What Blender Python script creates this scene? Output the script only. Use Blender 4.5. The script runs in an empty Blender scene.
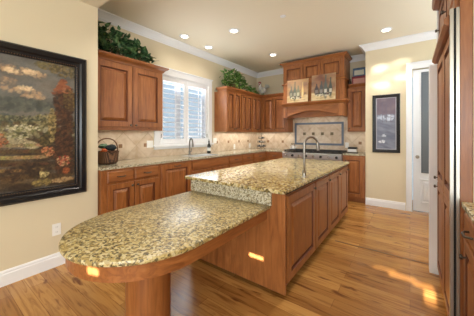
import bpy, bmesh, math, random
import numpy as np
from mathutils import Vector, Matrix
random.seed(7)
SC = bpy.context.scene
COL = SC.collection
PI = math.pi

# ------------------------------------------------------------------ camera
EYE = 1.30
cam_d = bpy.data.cameras.new('camera')
cam = bpy.data.objects.new('camera', cam_d)
COL.objects.link(cam)
cam.location = (0, 0, EYE)
cam.rotation_euler = (PI/2, 0, math.atan(173/236))
cam_d.sensor_width = 36
cam_d.lens = 36*236/474
cam_d.shift_y = -23.5/474
cam_d.clip_start = 0.02
SC.camera = cam

# ------------------------------------------------------------------ exposure, world, sun, daylight and fill
SC.view_settings.view_transform = 'Standard'
SC.view_settings.look = 'None'
SC.view_settings.gamma = 1
SC.view_settings.use_curve_mapping = False
SC.view_settings.exposure = 0.55
W = bpy.data.worlds.new('sky')
SC.world = W
W.use_nodes = True
bg = W.node_tree.nodes['Background']
bg.inputs[0].default_value = (0.46, 0.6, 0.74, 1)
bg.inputs[1].default_value = 0.75

def lamp(name, kind, loc, energy, color=(1, 1, 1), rot=(0, 0, 0), **kw):
    d = bpy.data.lights.new(name, kind)
    d.energy = energy
    d.color = color
    for k, v in kw.items():
        setattr(d, k, v)
    o = bpy.data.objects.new(name, d)
    COL.objects.link(o)
    o.location = loc
    o.rotation_euler = rot
    return o

SUN_DX, SUN_DZ = 0.02, -0.27          # per metre of travel towards +Y
sd = Vector((SUN_DX, 1, SUN_DZ)).normalized()
sun = lamp('sun', 'SUN', (3, -8, 5), 30.0, (1, 0.91, 0.78), angle=math.radians(0.3))
sun.rotation_euler = sd.to_track_quat('-Z', 'Y').to_euler()
# unseen area lamps added behind the camera as soft fill, no windows there
lamp('front_room_fill', 'AREA', (0.6, -2.86, 1.7), 150, (0.86, 0.94, 1.0), (PI/2+0.4, 0, 0.1),
     shape='RECTANGLE', size=3.4, size_y=1.3)
lamp('front_room_fill', 'AREA', (2.3, -1.6, 1.6), 22, (0.92, 0.97, 1.0), (PI/2, 0, PI/2),
     shape='RECTANGLE', size=2.2, size_y=1.8)
# daylight through the shuttered kitchen window, then an added fill lamp in the hall
lamp('kitchen_window_daylight', 'AREA', (-3.25, 3.02, 1.75), 11, (0.88, 0.95, 1.0), (PI/2+0.35, 0, -PI/2),
     shape='RECTANGLE', size=1.1, size_y=1.1)
lamp('hall_fill', 'AREA', (1.45, 3.95, 2.1), 24, (0.88, 0.95, 1.0), (PI/2+0.5, 0, PI/2),
     shape='RECTANGLE', size=1.4, size_y=1.0)

# added narrow spots standing in for window light reflected onto the picture wall
for (tx, tz, sx, pw) in ((-0.44, 2.50, 0.055, 2600), (-0.42, 2.18, 0.06, 2200), (-0.12, 2.55, 0.05, 1300), (-0.1, 2.3, 0.05, 1300)):
    p0 = Vector((0.25, -2.7, 2.0)); dv = Vector((tx, 4.97, tz)) - p0
    o = lamp('added_wall_spot', 'SPOT', p0, pw, (1, 0.93, 0.8), spot_size=0.045, spot_blend=0.9, shadow_soft_size=0.02)
    o.rotation_euler = dv.to_track_quat('-Z', 'Y').to_euler()
    o.scale = (1.0, 0.55, 1.0)

# ------------------------------------------------------------------ materials
def lin(r, g, b):
    f = lambda v: (v/255/12.92) if v/255 <= 0.04045 else ((v/255+0.055)/1.055)**2.4
    return (f(r), f(g), f(b), 1)

def mat(name, col, rough=0.5, metal=0.0, **kw):
    m = bpy.data.materials.new(name)
    m.use_nodes = True
    b = m.node_tree.nodes['Principled BSDF']
    b.inputs['Base Color'].default_value = col
    b.inputs['Roughness'].default_value = rough
    b.inputs['Metallic'].default_value = metal
    for k, v in kw.items():
        b.inputs[k].default_value = v
    return m

class NT:
    def __init__(s, m):
        s.t = m.node_tree
        s.b = s.t.nodes['Principled BSDF']
    def n(s, typ, **kw):
        nd = s.t.nodes.new(typ)
        for k, v in kw.items():
            if isinstance(k, str) and hasattr(nd, k):
                setattr(nd, k, v)
        return nd
    def l(s, a, b):
        s.t.links.new(a, b)
    def coords(s, scale=(1, 1, 1), rot=(0, 0, 0), loc=(0, 0, 0)):
        tc = s.n('ShaderNodeTexCoord')
        mp = s.n('ShaderNodeMapping')
        mp.inputs['Scale'].default_value = scale
        mp.inputs['Rotation'].default_value = rot
        mp.inputs['Location'].default_value = loc
        s.l(tc.outputs['Object'], mp.inputs['Vector'])
        return mp.outputs['Vector']
    def noise(s, vec, scale=5, detail=4, rough=0.55, dist=0.0):
        nd = s.n('ShaderNodeTexNoise')
        nd.inputs['Scale'].default_value = scale
        nd.inputs['Detail'].default_value = detail
        nd.inputs['Roughness'].default_value = rough
        nd.inputs['Distortion'].default_value = dist
        s.l(vec, nd.inputs['Vector'])
        return nd.outputs['Fac']
    def ramp(s, fac, stops, interp='LINEAR'):
        r = s.n('ShaderNodeValToRGB')
        r.color_ramp.interpolation = interp
        e = r.color_ramp.elements
        while len(e) < len(stops):
            e.new(0.5)
        for i, (p, c) in enumerate(stops):
            e[i].position = p
            e[i].color = c
        s.l(fac, r.inputs['Fac'])
        return r.outputs['Color']
    def mix(s, fac, a, b, mode='MIX'):
        m = s.n('ShaderNodeMix')
        m.data_type = 'RGBA'
        m.blend_type = mode
        for sock, v in ((m.inputs[0], fac), (m.inputs[6], a), (m.inputs[7], b)):
            if hasattr(v, 'links'):
                s.l(v, sock)
            else:
                sock.default_value = v
        return m.outputs[2]
    def bump(s, h, strength=0.2, dist=0.01):
        b = s.n('ShaderNodeBump')
        b.inputs['Strength'].default_value = strength
        b.inputs['Distance'].default_value = dist
        s.l(h, b.inputs['Height'])
        s.l(b.outputs['Normal'], s.b.inputs['Normal'])

def wood(name, scale, c1, c2, c3, rough=0.4):
    m = mat(name, c2, rough)
    t = NT(m)
    v = t.coords(scale)
    f = t.noise(v, 3.0, 5, 0.6, 1.2)
    col = t.ramp(f, [(0.25, c1), (0.52, c2), (0.8, c3)])
    v2 = t.coords((1, 1, 1))
    g = t.noise(v2, 2.2, 3, 0.6)
    col2 = t.mix(t.ramp(g, [(0.35, (0, 0, 0, 1)), (0.75, (1, 1, 1, 1))]), col, c3)
    mx = t.mix(0.35, col, col2)
    t.l(mx, t.b.inputs['Base Color'])
    t.b.inputs['Coat Weight'].default_value = 0.08
    t.b.inputs['Coat Roughness'].default_value = 0.25
    return m

WC = (lin(106, 58, 28), lin(146, 88, 44), lin(174, 114, 64))
wood_v = wood('cherry_wood_upright_grain', (9, 9, 0.9), *WC)
wood_y = wood('cherry_wood_grain_along_y', (9, 0.9, 9), *WC)
wood_x = wood('cherry_wood_grain_along_x', (0.9, 9, 9), *WC)
groove_shade = mat('brown_shade_in_panel_groove', lin(98, 50, 24), 0.5)  # darker brown painted on the groove faces to stand for their shade
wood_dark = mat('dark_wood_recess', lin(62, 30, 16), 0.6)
seam_shade = mat('dark_seam_and_shade', lin(40, 22, 14), 0.7)

def wall_mat(name, c, bump=0.04):
    m = mat(name, c, 0.75)
    t = NT(m)
    v = t.coords()
    t.bump(t.noise(v, 120, 2), bump, 0.003)
    return m
cream = wall_mat('cream_wall_paint', lin(218, 206, 178))
ceil_m = wall_mat('tan_ceiling_paint', lin(232, 224, 204))
white = mat('white_trim_paint', lin(236, 238, 242), 0.4)
door_white = mat('white_door_paint', lin(230, 234, 240), 0.35)

# granite
def granite(name, a, b, c, d):
    m = mat(name, b, 0.15)
    t = NT(m)
    v = t.coords()
    vo = t.n('ShaderNodeTexVoronoi')
    vo.inputs['Scale'].default_value = 105
    vo.inputs['Randomness'].default_value = 1
    nz = t.noise(v, 18, 3)
    vm = t.n('ShaderNodeVectorMath'); vm.operation = 'ADD'
    sc = t.n('ShaderNodeVectorMath'); sc.operation = 'SCALE'
    sc.inputs['Scale'].default_value = 0.03
    comb = t.n('ShaderNodeCombineXYZ')
    t.l(nz, comb.inputs[0]); t.l(nz, comb.inputs[1])
    t.l(comb.outputs[0], sc.inputs[0])
    t.l(v, vm.inputs[0]); t.l(sc.outputs[0], vm.inputs[1])
    t.l(vm.outputs[0], vo.inputs['Vector'])
    sep = t.n('ShaderNodeSeparateColor')
    t.l(vo.outputs['Color'], sep.inputs[0])
    cells = t.ramp(sep.outputs[0], [(0.0, d), (0.12, lin(104, 82, 44)), (0.24, b), (0.52, c), (0.72, a), (0.93, lin(96, 88, 70))], 'CONSTANT')
    big = t.noise(v, 9, 4, 0.6)
    base = t.ramp(big, [(0.35, b), (0.55, a), (0.7, c)])
    fine = t.noise(v, 55, 4, 0.7)
    mx = t.mix(0.78, base, cells)
    spk = t.ramp(fine, [(0.38, (1, 1, 1, 1)), (0.43, (0, 0, 0, 1))])
    mx2 = t.mix(spk, mx, d)
    t.l(mx2, t.b.inputs['Base Color'])
    t.b.inputs['Coat Weight'].default_value = 0.12
    t.b.inputs['Coat Roughness'].default_value = 0.1
    return m
granite_m = granite('gold_speckled_granite', lin(196, 178, 124), lin(164, 140, 84), lin(208, 196, 158), lin(52, 42, 30))
granite_t = granite_m.copy(); granite_t.name = 'satin_gold_granite'
for nd in granite_t.node_tree.nodes:
    if nd.type == 'TEX_VORONOI': nd.inputs['Scale'].default_value = 84
granite_t.node_tree.nodes['Principled BSDF'].inputs['Roughness'].default_value = 0.34
granite_t.node_tree.nodes['Principled BSDF'].inputs['Coat Weight'].default_value = 0.0
for nd in granite_m.node_tree.nodes:
    if nd.type == 'TEX_VORONOI': nd.inputs['Scale'].default_value = 62
granite_m.node_tree.nodes['Principled BSDF'].inputs['Coat Weight'].default_value = 0.0
granite_g = granite('pale_grey_gold_granite', lin(206, 200, 178), lin(170, 160, 130), lin(208, 202, 182), lin(112, 102, 84))

# floor planks running along x
def floor_mat():
    m = mat('hickory_plank_floor', lin(196, 140, 78), 0.2)
    t = NT(m)
    v = t.coords()
    br = t.n('ShaderNodeTexBrick')
    br.inputs['Scale'].default_value = 1
    br.inputs['Brick Width'].default_value = 1.3
    br.inputs['Row Height'].default_value = 0.115
    br.inputs['Mortar Size'].default_value = 0.0012
    br.inputs['Mortar Smooth'].default_value = 0.1
    br.inputs['Bias'].default_value = 0
    br.offset = 0.37
    br.inputs['Color1'].default_value = lin(164, 116, 62)
    br.inputs['Color2'].default_value = lin(204, 156, 92)
    br.inputs['Mortar'].default_value = lin(112, 70, 34)
    t.l(v, br.inputs['Vector'])
    v2 = t.coords((1.2, 14, 1))
    g = t.noise(v2, 2.2, 6, 0.6, 1.0)
    gr = t.ramp(g, [(0.3, lin(150, 112, 76)), (0.5, lin(236, 226, 210)), (0.8, lin(255, 255, 250))])
    c1 = t.mix(0.75, br.outputs['Color'], gr, 'MULTIPLY')
    v3 = t.coords((2.2, 9, 1))
    k = t.noise(v3, 1.6, 3, 0.5, 0.4)
    kr = t.ramp(k, [(0.30, (1, 1, 1, 1)), (0.39, (0, 0, 0, 1))])
    c2 = t.mix(kr, c1, lin(110, 66, 34))
    t.l(c2, t.b.inputs['Base Color'])
    t.bump(br.outputs['Fac'], -0.1, 0.002)
    t.b.inputs['Roughness'].default_value = 0.24
    return m
floor_m = floor_mat()

# tumbled diagonal travertine
def tile_mat(name, axis):
    m = mat(name, lin(214, 194, 166), 0.5)
    t = NT(m)
    tc = t.n('ShaderNodeTexCoord')
    sp = t.n('ShaderNodeSeparateXYZ')
    t.l(tc.outputs['Object'], sp.inputs[0])
    cb = t.n('ShaderNodeCombineXYZ')
    t.l(sp.outputs['Y' if axis == 'X' else 'X'], cb.inputs[0])
    t.l(sp.outputs['Z'], cb.inputs[1])
    mp = t.n('ShaderNodeMapping')
    mp.inputs['Rotation'].default_value = (0, 0, PI/4)
    t.l(cb.outputs[0], mp.inputs['Vector'])
    br = t.n('ShaderNodeTexBrick')
    br.offset = 0.0
    br.inputs['Scale'].default_value = 1
    br.inputs['Brick Width'].default_value = 0.283
    br.inputs['Row Height'].default_value = 0.283
    br.inputs['Mortar Size'].default_value = 0.003
    br.inputs['Color1'].default_value = lin(222, 208, 190)
    br.inputs['Color2'].default_value = lin(208, 190, 168)
    br.inputs['Mortar'].default_value = lin(182, 164, 138)
    t.l(mp.outputs[0], br.inputs['Vector'])
    n = t.noise(tc.outputs['Object'], 9, 5, 0.6)
    c = t.mix(0.7, br.outputs['Color'], t.ramp(n, [(0.3, lin(214, 196, 170)), (0.6, (1, 1, 1, 1))]), 'MULTIPLY')
    t.l(c, t.b.inputs['Base Color'])
    return m
tile_l = tile_mat('travertine_tile_on_window_wall', 'X')
tile_b = tile_mat('travertine_tile_on_range_wall', 'Y')
accent_m = mat('brown_stone_accent', lin(138, 104, 74), 0.5)
accent2_m = mat('olive_metal_accent', lin(110, 98, 76), 0.4, 0.3)
bluegrey = mat('blue_grey_slate_border', lin(104, 116, 134), 0.5)

steel = mat('brushed_stainless_steel', lin(212, 214, 216), 0.42, 1.0)
nickel = mat('satin_nickel', lin(160, 156, 148), 0.32, 1.0)
pewter = mat('dark_pewter', lin(92, 84, 76), 0.35, 0.9)
black = mat('black_cast_iron', lin(26, 26, 28), 0.5)
blackframe = mat('black_lacquered_frame', lin(15, 16, 22), 0.3)
glass_dark = mat('dark_grey_frosted_pane', lin(104, 112, 120), 0.3)
gasket = mat('black_gasket', lin(18, 18, 18), 0.8)
plastic_w = mat('white_plastic', lin(240, 240, 238), 0.35)
slot_m = mat('grey_socket_slots', lin(120, 120, 120), 0.5)
leaf_m = mat('dark_green_leaf', lin(34, 72, 40), 0.45)
t = NT(leaf_m); t.l(t.ramp(t.noise(t.coords(), 22, 3), [(0.32, lin(20, 46, 28)), (0.5, lin(58, 98, 58)), (0.66, lin(116, 148, 100))]), t.b.inputs['Base Color'])
leaf2_m = mat('bright_ivy_leaf', lin(70, 120, 50), 0.45)
t = NT(leaf2_m); t.l(t.ramp(t.noise(t.coords(), 22, 3), [(0.3, lin(36, 74, 34)), (0.5, lin(84, 134, 60)), (0.66, lin(170, 194, 112))]), t.b.inputs['Base Color'])
stem_m = mat('brown_stem', lin(70, 54, 36), 0.7)
wicker = mat('brown_wicker', lin(84, 56, 38), 0.7)
t = NT(wicker)
wv = t.n('ShaderNodeTexWave'); wv.inputs['Scale'].default_value = 28; wv.inputs['Distortion'].default_value = 3
t.l(t.coords((1, 1, 3)), wv.inputs['Vector'])
t.l(t.ramp(wv.outputs['Fac'], [(0.2, lin(52, 34, 24)), (0.8, lin(122, 86, 60))]), t.b.inputs['Base Color'])
glow = mat('lit_lamp_lens', (1, 1, 1, 1), 0.5)
glow.node_tree.nodes['Principled BSDF'].inputs['Emission Color'].default_value = (1, 0.93, 0.8, 1)
glow.node_tree.nodes['Principled BSDF'].inputs['Emission Strength'].default_value = 5
pane_m = mat('clear_window_glass', (1, 1, 1, 1), 0.0)
t = NT(pane_m)
tr = t.n('ShaderNodeBsdfTransparent'); gl = t.n('ShaderNodeBsdfGlossy'); mxs = t.n('ShaderNodeMixShader')
gl.inputs['Roughness'].default_value = 0.02; mxs.inputs[0].default_value = 0.06
t.l(tr.outputs[0], mxs.inputs[1]); t.l(gl.outputs[0], mxs.inputs[2])
t.l(mxs.outputs[0], t.t.nodes['Material Output'].inputs['Surface'])

# ------------------------------------------------------------------ mesh helpers
class MB:
    def __init__(s):
        s.v = []; s.f = []
    def add(s, vs, fs):
        k = len(s.v)
        s.v += [tuple(p) for p in vs]
        s.f += [tuple(i+k for i in f) for f in fs]
        return s
    def box(s, x0, x1, y0, y1, z0, z1):
        vs = [(x, y, z) for z in (z0, z1) for x, y in ((x0, y0), (x1, y0), (x1, y1), (x0, y1))]
        return s.add(vs, [(3, 2, 1, 0), (4, 5, 6, 7), (0, 1, 5, 4), (1, 2, 6, 5), (2, 3, 7, 6), (3, 0, 4, 7)])
    def prism(s, poly, a, b, axis='Z'):
        def P(p, h):
            return {'Z': (p[0], p[1], h), 'Y': (p[0], h, p[1]), 'X': (h, p[0], p[1])}[axis]
        n = len(poly)
        vs = [P(p, a) for p in poly] + [P(p, b) for p in poly]
        return s.add(vs, [tuple(range(n))[::-1], tuple(range(n, 2*n))] + [(i, (i+1) % n, n+(i+1) % n, n+i) for i in range(n)])
    def lathe(s, prof, c, n=24, axis='Z'):
        vs = []
        for r, h in prof:
            for i in range(n):
                a = 2*PI*i/n
                u, w = r*math.cos(a), r*math.sin(a)
                vs.append({'Z': (c[0]+u, c[1]+w, c[2]+h), 'Y': (c[0]+u, c[1]+h, c[2]+w), 'X': (c[0]+h, c[1]+u, c[2]+w)}[axis])
        m = len(prof)
        fs = [(j*n+i, j*n+(i+1) % n, (j+1)*n+(i+1) % n, (j+1)*n+i) for j in range(m-1) for i in range(n)]
        fs += [tuple(range(n))[::-1], tuple(range((m-1)*n, m*n))]
        return s.add(vs, fs)
    def tube(s, pts, r, n=10):
        pts = [Vector(p) for p in pts]
        rs = r if isinstance(r, (list, tuple)) else [r]*len(pts)
        vs = []
        ref = Vector((0, 0, 1))
        for i, p in enumerate(pts):
            d = (pts[min(i+1, len(pts)-1)] - pts[max(i-1, 0)]).normalized()
            if i == 0:
                u = d.cross(ref)
                if u.length < 0.1:
                    u = d.cross(Vector((1, 0, 0)))
                u.normalize()
            else:
                u = (u - d*u.dot(d)).normalized()
            w = d.cross(u)
            for k in range(n):
                a = 2*PI*k/n
                vs.append(p + (u*math.cos(a) + w*math.sin(a))*rs[i])
        m = len(pts)
        fs = [(j*n+i, j*n+(i+1) % n, (j+1)*n+(i+1) % n, (j+1)*n+i) for j in range(m-1) for i in range(n)]
        fs += [tuple(range(n))[::-1], tuple(range((m-1)*n, m*n))]
        return s.add(vs, fs)
    def sweep(s, path, prof, closed=False):
        """path: 2D points; prof: (outward to the right of travel, z)"""
        P = [Vector(p) for p in path]
        n = len(P); m = len(prof)
        vs = []
        for i in range(n):
            if closed:
                d0 = (P[i]-P[i-1]).normalized(); d1 = (P[(i+1) % n]-P[i]).normalized()
            else:
                d0 = (P[i]-P[i-1]).normalized() if i else (P[1]-P[0]).normalized()
                d1 = (P[i+1]-P[i]).normalized() if i < n-1 else d0
            n0 = Vector((d0.y, -d0.x)); n1 = Vector((d1.y, -d1.x))
            b = (n0+n1); b = b/ max(b.dot(n0), 1e-6)
            for d, z in prof:
                q = P[i] + b*d
                vs.append((q.x, q.y, z))
        fs = []
        for i in range(n if closed else n-1):
            j = (i+1) % n
            for k in range(m):
                l = (k+1) % m
                fs.append((i*m+k, j*m+k, j*m+l, i*m+l))
        if not closed:
            fs += [tuple(range(m)), tuple(range((n-1)*m, n*m))[::-1]]
        return s.add(vs, fs)
    def sphere(s, c, rx, ry=None, rz=None, n=14, m=9):
        ry = ry or rx; rz = rz or rx
        vs = [(c[0], c[1], c[2]-rz)]
        for j in range(1, m):
            a = -PI/2 + PI*j/m
            for i in range(n):
                b = 2*PI*i/n
                vs.append((c[0]+rx*math.cos(a)*math.cos(b), c[1]+ry*math.cos(a)*math.sin(b), c[2]+rz*math.sin(a)))
        vs.append((c[0], c[1], c[2]+rz))
        fs = [(0, 1+(i+1) % n, 1+i) for i in range(n)]
        for j in range(m-2):
            fs += [(1+j*n+i, 1+j*n+(i+1) % n, 1+(j+1)*n+(i+1) % n, 1+(j+1)*n+i) for i in range(n)]
        k = 1+(m-2)*n
        fs += [(k+i, k+(i+1) % n, len(vs)-1) for i in range(n)]
        return s.add(vs, fs)
    def build(s, name, m, parent=None, smooth=False, bevel=0.0, recalc=True):
        me = bpy.data.meshes.new(name)
        off = Vector(parent['_w']) if parent is not None and '_w' in parent else Vector((0, 0, 0))
        me.from_pydata([tuple(Vector(p)-off) for p in s.v], [], s.f)
        if recalc:
            b = bmesh.new(); b.from_mesh(me)
            bmesh.ops.recalc_face_normals(b, faces=b.faces)
            b.to_mesh(me); b.free()
        me.materials.append(m)
        if getattr(s, 'groove', None) and m.name.startswith('cherry'):
            me.materials.append(groove_shade)
            for i in s.groove:
                me.polygons[i].material_index = 1
        if smooth:
            for p in me.polygons:
                p.use_smooth = True
        o = bpy.data.objects.new(name, me)
        COL.objects.link(o)
        if parent is not None:
            o.parent = parent
            o['_w'] = tuple(off)
        if smooth:
            try:
                md = o.modifiers.new('edges', 'EDGE_SPLIT'); md.split_angle = math.radians(40)
            except Exception:
                pass
        if bevel:
            md = o.modifiers.new('bevel', 'BEVEL')
            md.width = bevel; md.segments = 2; md.limit_method = 'ANGLE'
        return o

def thing(name, label, cat, base, group=None):
    o = bpy.data.objects.new(name, None)
    o.empty_display_size = 0.05
    COL.objects.link(o)
    o.location = base
    o['_w'] = tuple(base)
    o['label'] = label; o['category'] = cat
    if group: o['group'] = group
    return o
def tag(o, label, cat, group=None):
    o['label'] = label; o['category'] = cat
    if group: o['group'] = group
    return o
def struct(o, label=None):
    o['kind'] = 'structure'
    if label: o['label'] = label
    return o

# local frames on cabinet fronts: u along the front, n outwards, z up
def pt(face, pl, u, n, z):
    return {'X+': (pl+n, u, z), 'X-': (pl-n, u, z), 'Y-': (u, pl-n, z), 'Y+': (u, pl+n, z)}[face]
def fbox(mb, face, pl, u0, u1, z0, z1, n0, n1):
    a = pt(face, pl, u0, n0, z0); b = pt(face, pl, u1, n1, z1)
    return mb.box(min(a[0], b[0]), max(a[0], b[0]), min(a[1], b[1]), max(a[1], b[1]), min(a[2], b[2]), max(a[2], b[2]))
def panel_mb(face, pl, u0, u1, z0, z1, t=0.02, fr=0.058, raised=True):
    mb = MB()
    w = min(u1-u0, z1-z0)
    fr = min(fr, w*0.26)
    rings = [(0, 0), (0, t-0.003), (0.003, t), (fr, t), (fr+0.004, t-0.016), (fr+0.016, t-0.017)]
    if raised:
        rings += [(fr+min(0.046, w*0.18), t-0.001)]
    vs = []; fs = []
    for d, n in rings:
        for (u, z) in ((u0+d, z0+d), (u1-d, z0+d), (u1-d, z1-d), (u0+d, z1-d)):
            vs.append(pt(face, pl, u, n, z))
    for j in range(len(rings)-1):
        for i in range(4):
            fs.append((j*4+i, j*4+(i+1) % 4, (j+1)*4+(i+1) % 4, (j+1)*4+i))
    k = (len(rings)-1)*4
    fs += [(0, 1, 2, 3), (k, k+1, k+2, k+3)]
    mb.groove = range(12, 20)
    return mb.add(vs, fs)
def wood_for(face, horizontal=False):
    if not horizontal: return wood_v
    return wood_y if face[0] == 'X' else wood_x
def knob(face, pl, u, z, parent, r=0.014):
    ax = face[0]; sg = 1 if face[1] == '+' else -1
    mb = MB()
    prof = [(0.005, 0), (0.005, 0.012), (r, 0.016), (r, 0.024), (r*0.6, 0.029)]
    mb.lathe([(a, sg*b) for a, b in prof], pt(face, pl, u, 0, z), 12, ax)
    return mb.build('knob', pewter, parent, smooth=True)
def pull(face, pl, u, z, parent, w=0.1, m=None):
    mb = MB()
    pts = [pt(face, pl, u-w/2, 0.0, z), pt(face, pl, u-w/2*0.9, 0.018, z), pt(face, pl, u-w/4, 0.028, z-0.004), pt(face, pl, u+w/4, 0.028, z-0.004),
           pt(face, pl, u+w/2*0.9, 0.018, z), pt(face, pl, u+w/2, 0.0, z)]
    mb.tube(pts, [0.006, 0.005, 0.007, 0.007, 0.005, 0.006], 8)
    return mb.build('handle', m or pewter, parent, smooth=True)

def door(face, pl, u0, u1, z0, z1, parent, kn=None, name='door', raised=True, fr=0.058):
    d = panel_mb(face, pl, u0, u1, z0, z1, raised=raised, fr=fr).build(name, wood_for(face, (u1-u0) > (z1-z0)*1.3), parent)
    if kn: knob(face, pl+(0.02 if face[1] == '+' else -0.02), kn[0], kn[1], d)
    return d
def drawer(face, pl, u0, u1, z0, z1, parent, w=0.1):
    d = MB()
    rings = [(0, 0), (0, 0.012), (0.012, 0.02)]
    vs = []; fs = []
    for dd, n in rings:
        for (u, z) in ((u0+dd, z0+dd), (u1-dd, z0+dd), (u1-dd, z1-dd), (u0+dd, z1-dd)):
            vs.append(pt(face, pl, u, n, z))
    for j in range(2):
        for i in range(4):
            fs.append((j*4+i, j*4+(i+1) % 4, (j+1)*4+(i+1) % 4, (j+1)*4+i))
    fs += [(0, 1, 2, 3), (8, 9, 10, 11)]
    d.add(vs, fs)
    o = d.build('drawer', wood_for(face, True), parent)
    pull(face, pl+(0.02 if face[1] == '+' else -0.02), (u0+u1)/2, (z0+z1)/2, o, w)
    return o

# ------------------------------------------------------------------ room shell
LX, BY, PY, CZ, NZ = -3.39, 5.54, 4.97, 2.96, 2.715
NX = -2.82          # painting wall
NE = 1.21           # its far end
PX = -0.67          # left end of the picture wall
RX = 1.6
FY = -3.0
struct(MB().box(LX-0.3, 2.6, FY-0.2, BY+0.3, -0.1, 0).build('floor', floor_m))
struct(MB().box(LX-0.3, 2.6, NE+0.001, BY+0.3, CZ, CZ+0.1).build('ceiling', ceil_m))
struct(MB().box(NX-0.7, 2.6, FY-0.2, NE, NZ, CZ+0.1).build('ceiling_front', ceil_m))
# window wall with the opening
WY0, WY1, WZ0, WZ1 = 2.42, 3.60, 1.14, 2.32
w = MB()
w.box(LX-0.15, LX, NE, WY0, 0, CZ); w.box(LX-0.15, LX, WY1, BY, 0, CZ)
w.box(LX-0.15, LX, WY0, WY1, 0, WZ0); w.box(LX-0.15, LX, WY0, WY1, WZ1, CZ)
struct(w.build('wall_left', cream))
struct(MB().box(NX-0.7, NX, FY, NE, 0, NZ).build('wall_left_front', cream))
struct(MB().box(LX-0.15, PX, BY, BY+0.15, 0, CZ).build('wall_back', cream))
# picture wall with the door opening
DX0, DX1, DZ = 0.03, 0.86, 2.40
w = MB()
w.box(PX, DX0, PY, BY+0.15, 0, CZ); w.box(DX1, RX, PY, BY+0.15, 0, CZ); w.box(DX0, DX1, PY, BY+0.15, DZ, CZ)
struct(w.build('wall_back_right', cream))
struct(MB().box(RX, RX+0.1, 2.95, PY, 0, CZ).build('wall_right_hall', cream))
struct(MB().box(0.92, RX+0.1, 2.85, 2.95, 0, CZ).build('wall_right_return', cream))
struct(MB().box(0.286, 1.0, 1.845, 1.88, 0, CZ).build('wall_right_side', cream))
struct(MB().box(1.0, 1.1, -0.4, 2.849, 0, CZ).build('wall_right', cream))
struct(MB().box(2.5, 2.6, FY, -0.3, 0, NZ).build('wall_right_front', cream))
struct(MB().box(1.1, 2.5, -0.4, -0.3, 0, NZ).build('wall_right_front', cream))
# wall behind the camera: made-up narrow gaps, placed to throw sun slivers on chosen spots
def src(x, y, z):       # where a sun ray reaching this point crosses the back wall
    d = y-(FY-0.05)
    return x - SUN_DX*d, z - SUN_DZ*d
gaps = []
for (a, b) in (((-0.29, 2.61, 0), (-0.1, 2.69, 0)), ((-0.16, 2.55, 0), (0.04, 2.66, 0)), ((0.02, 2.5, 0), (0.16, 2.62, 0)), ((0.09, 2.28, 0), (0.17, 2.56, 0)),
               ((-1.13, 1.74, 0.225), (-0.99, 1.74, 0.265)), ((-1.235, 0.53, 0.615), (-1.18, 0.53, 0.66))):
    p, q = src(*a), src(*b)
    gaps.append((min(p[0], q[0]), max(p[0], q[0]), min(p[1], q[1]), max(p[1], q[1])))
xs = sorted(set([NX, 2.6] + [g[0] for g in gaps] + [g[1] for g in gaps]))
zs = sorted(set([0, NZ] + [g[2] for g in gaps] + [g[3] for g in gaps]))
w = MB()
for i in range(len(xs)-1):
    for j in range(len(zs)-1):
        cx, cz = (xs[i]+xs[i+1])/2, (zs[j]+zs[j+1])/2
        if not any(g[0] < cx < g[1] and g[2] < cz < g[3] for g in gaps):
            w.box(xs[i], xs[i+1], FY-0.05, FY, zs[j], zs[j+1])
struct(w.build('wall_front', cream))

# crown, baseboards
CP = [(0, CZ-0.001), (0.095, CZ-0.001), (0.095, CZ-0.018), (0.08, CZ-0.024), (0.055, CZ-0.045), (0.03, CZ-0.075), (0.022, CZ-0.095), (0.012, CZ-0.1), (0.012, CZ-0.115), (0, CZ-0.115)]
struct(MB().sweep([(LX, NE+0.01), (LX, BY), (PX, BY), (PX, PY), (RX, PY)], CP).build('trim_1', white))
BP = [(0, 0), (0.016, 0), (0.016, 0.095), (0.012, 0.105), (0.012, 0.115), (0.006, 0.13), (0, 0.13)]
struct(MB().sweep([(NX, FY+0.01), (NX, NE)], BP).build('baseboard_left', white))
struct(MB().sweep([(PX+0.002, PY), (-0.062, PY)], BP).build('baseboard_back', white))
# dark joint strip let into the floor boards
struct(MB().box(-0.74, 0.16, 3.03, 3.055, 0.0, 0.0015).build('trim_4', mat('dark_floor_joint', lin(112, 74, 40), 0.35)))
# white casing at the end of the tall cabinets
struct(MB().box(0.148, 0.206, 2.865, 2.96, 0, 1.95).box(0.206, 0.92, 2.865, 2.96, 0, CZ-0.002).build('trim_2', white))

# door
dr = MB().box(DX0+0.012, DX1-0.012, PY+0.02, PY+0.06, 0.02, 0.66).box(DX0+0.012, 0.15, PY+0.02, PY+0.06, 0.66, 2.385) \
    .box(0.74, DX1-0.012, PY+0.02, PY+0.06, 0.66, 2.385).box(0.15, 0.74, PY+0.02, PY+0.06, 2.335, 2.385).build('door_1', door_white)
struct(dr)
MB().box(0.15, 0.74, PY+0.035, PY+0.045, 0.66, 2.335).build('glass_pane', glass_dark, dr)
fr = MB()
for a, b, c, d in ((0.15, 0.17, 0.66, 2.335), (0.72, 0.74, 0.66, 2.335), (0.17, 0.72, 0.66, 0.68), (0.17, 0.72, 2.315, 2.335)):
    fr.box(a, b, PY+0.008, PY+0.034, c, d)
fr.build('glazing_bead', mat('grey_glazing_bead', lin(96, 104, 112), 0.4), dr)
panel_mb('Y-', PY+0.02, 0.14, 0.75, 0.16, 0.56, t=0.0195, fr=0.02).build('door_panel', door_white, dr)
kb = MB().lathe([(0.028, 0), (0.028, -0.008), (0.01, -0.012), (0.01, -0.035), (0.026, -0.045), (0.026, -0.06), (0.012, -0.068)], (0.10, PY+0.02, 0.925), 16, 'Y')
kb.build('door_knob', nickel, dr, smooth=True)
cs = MB()
for x0, x1 in ((DX0-0.075, DX0-0.001), (DX1+0.001, DX1+0.075)):
    cs.box(x0, x1, PY-0.018, PY, 0, DZ+0.09)
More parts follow.
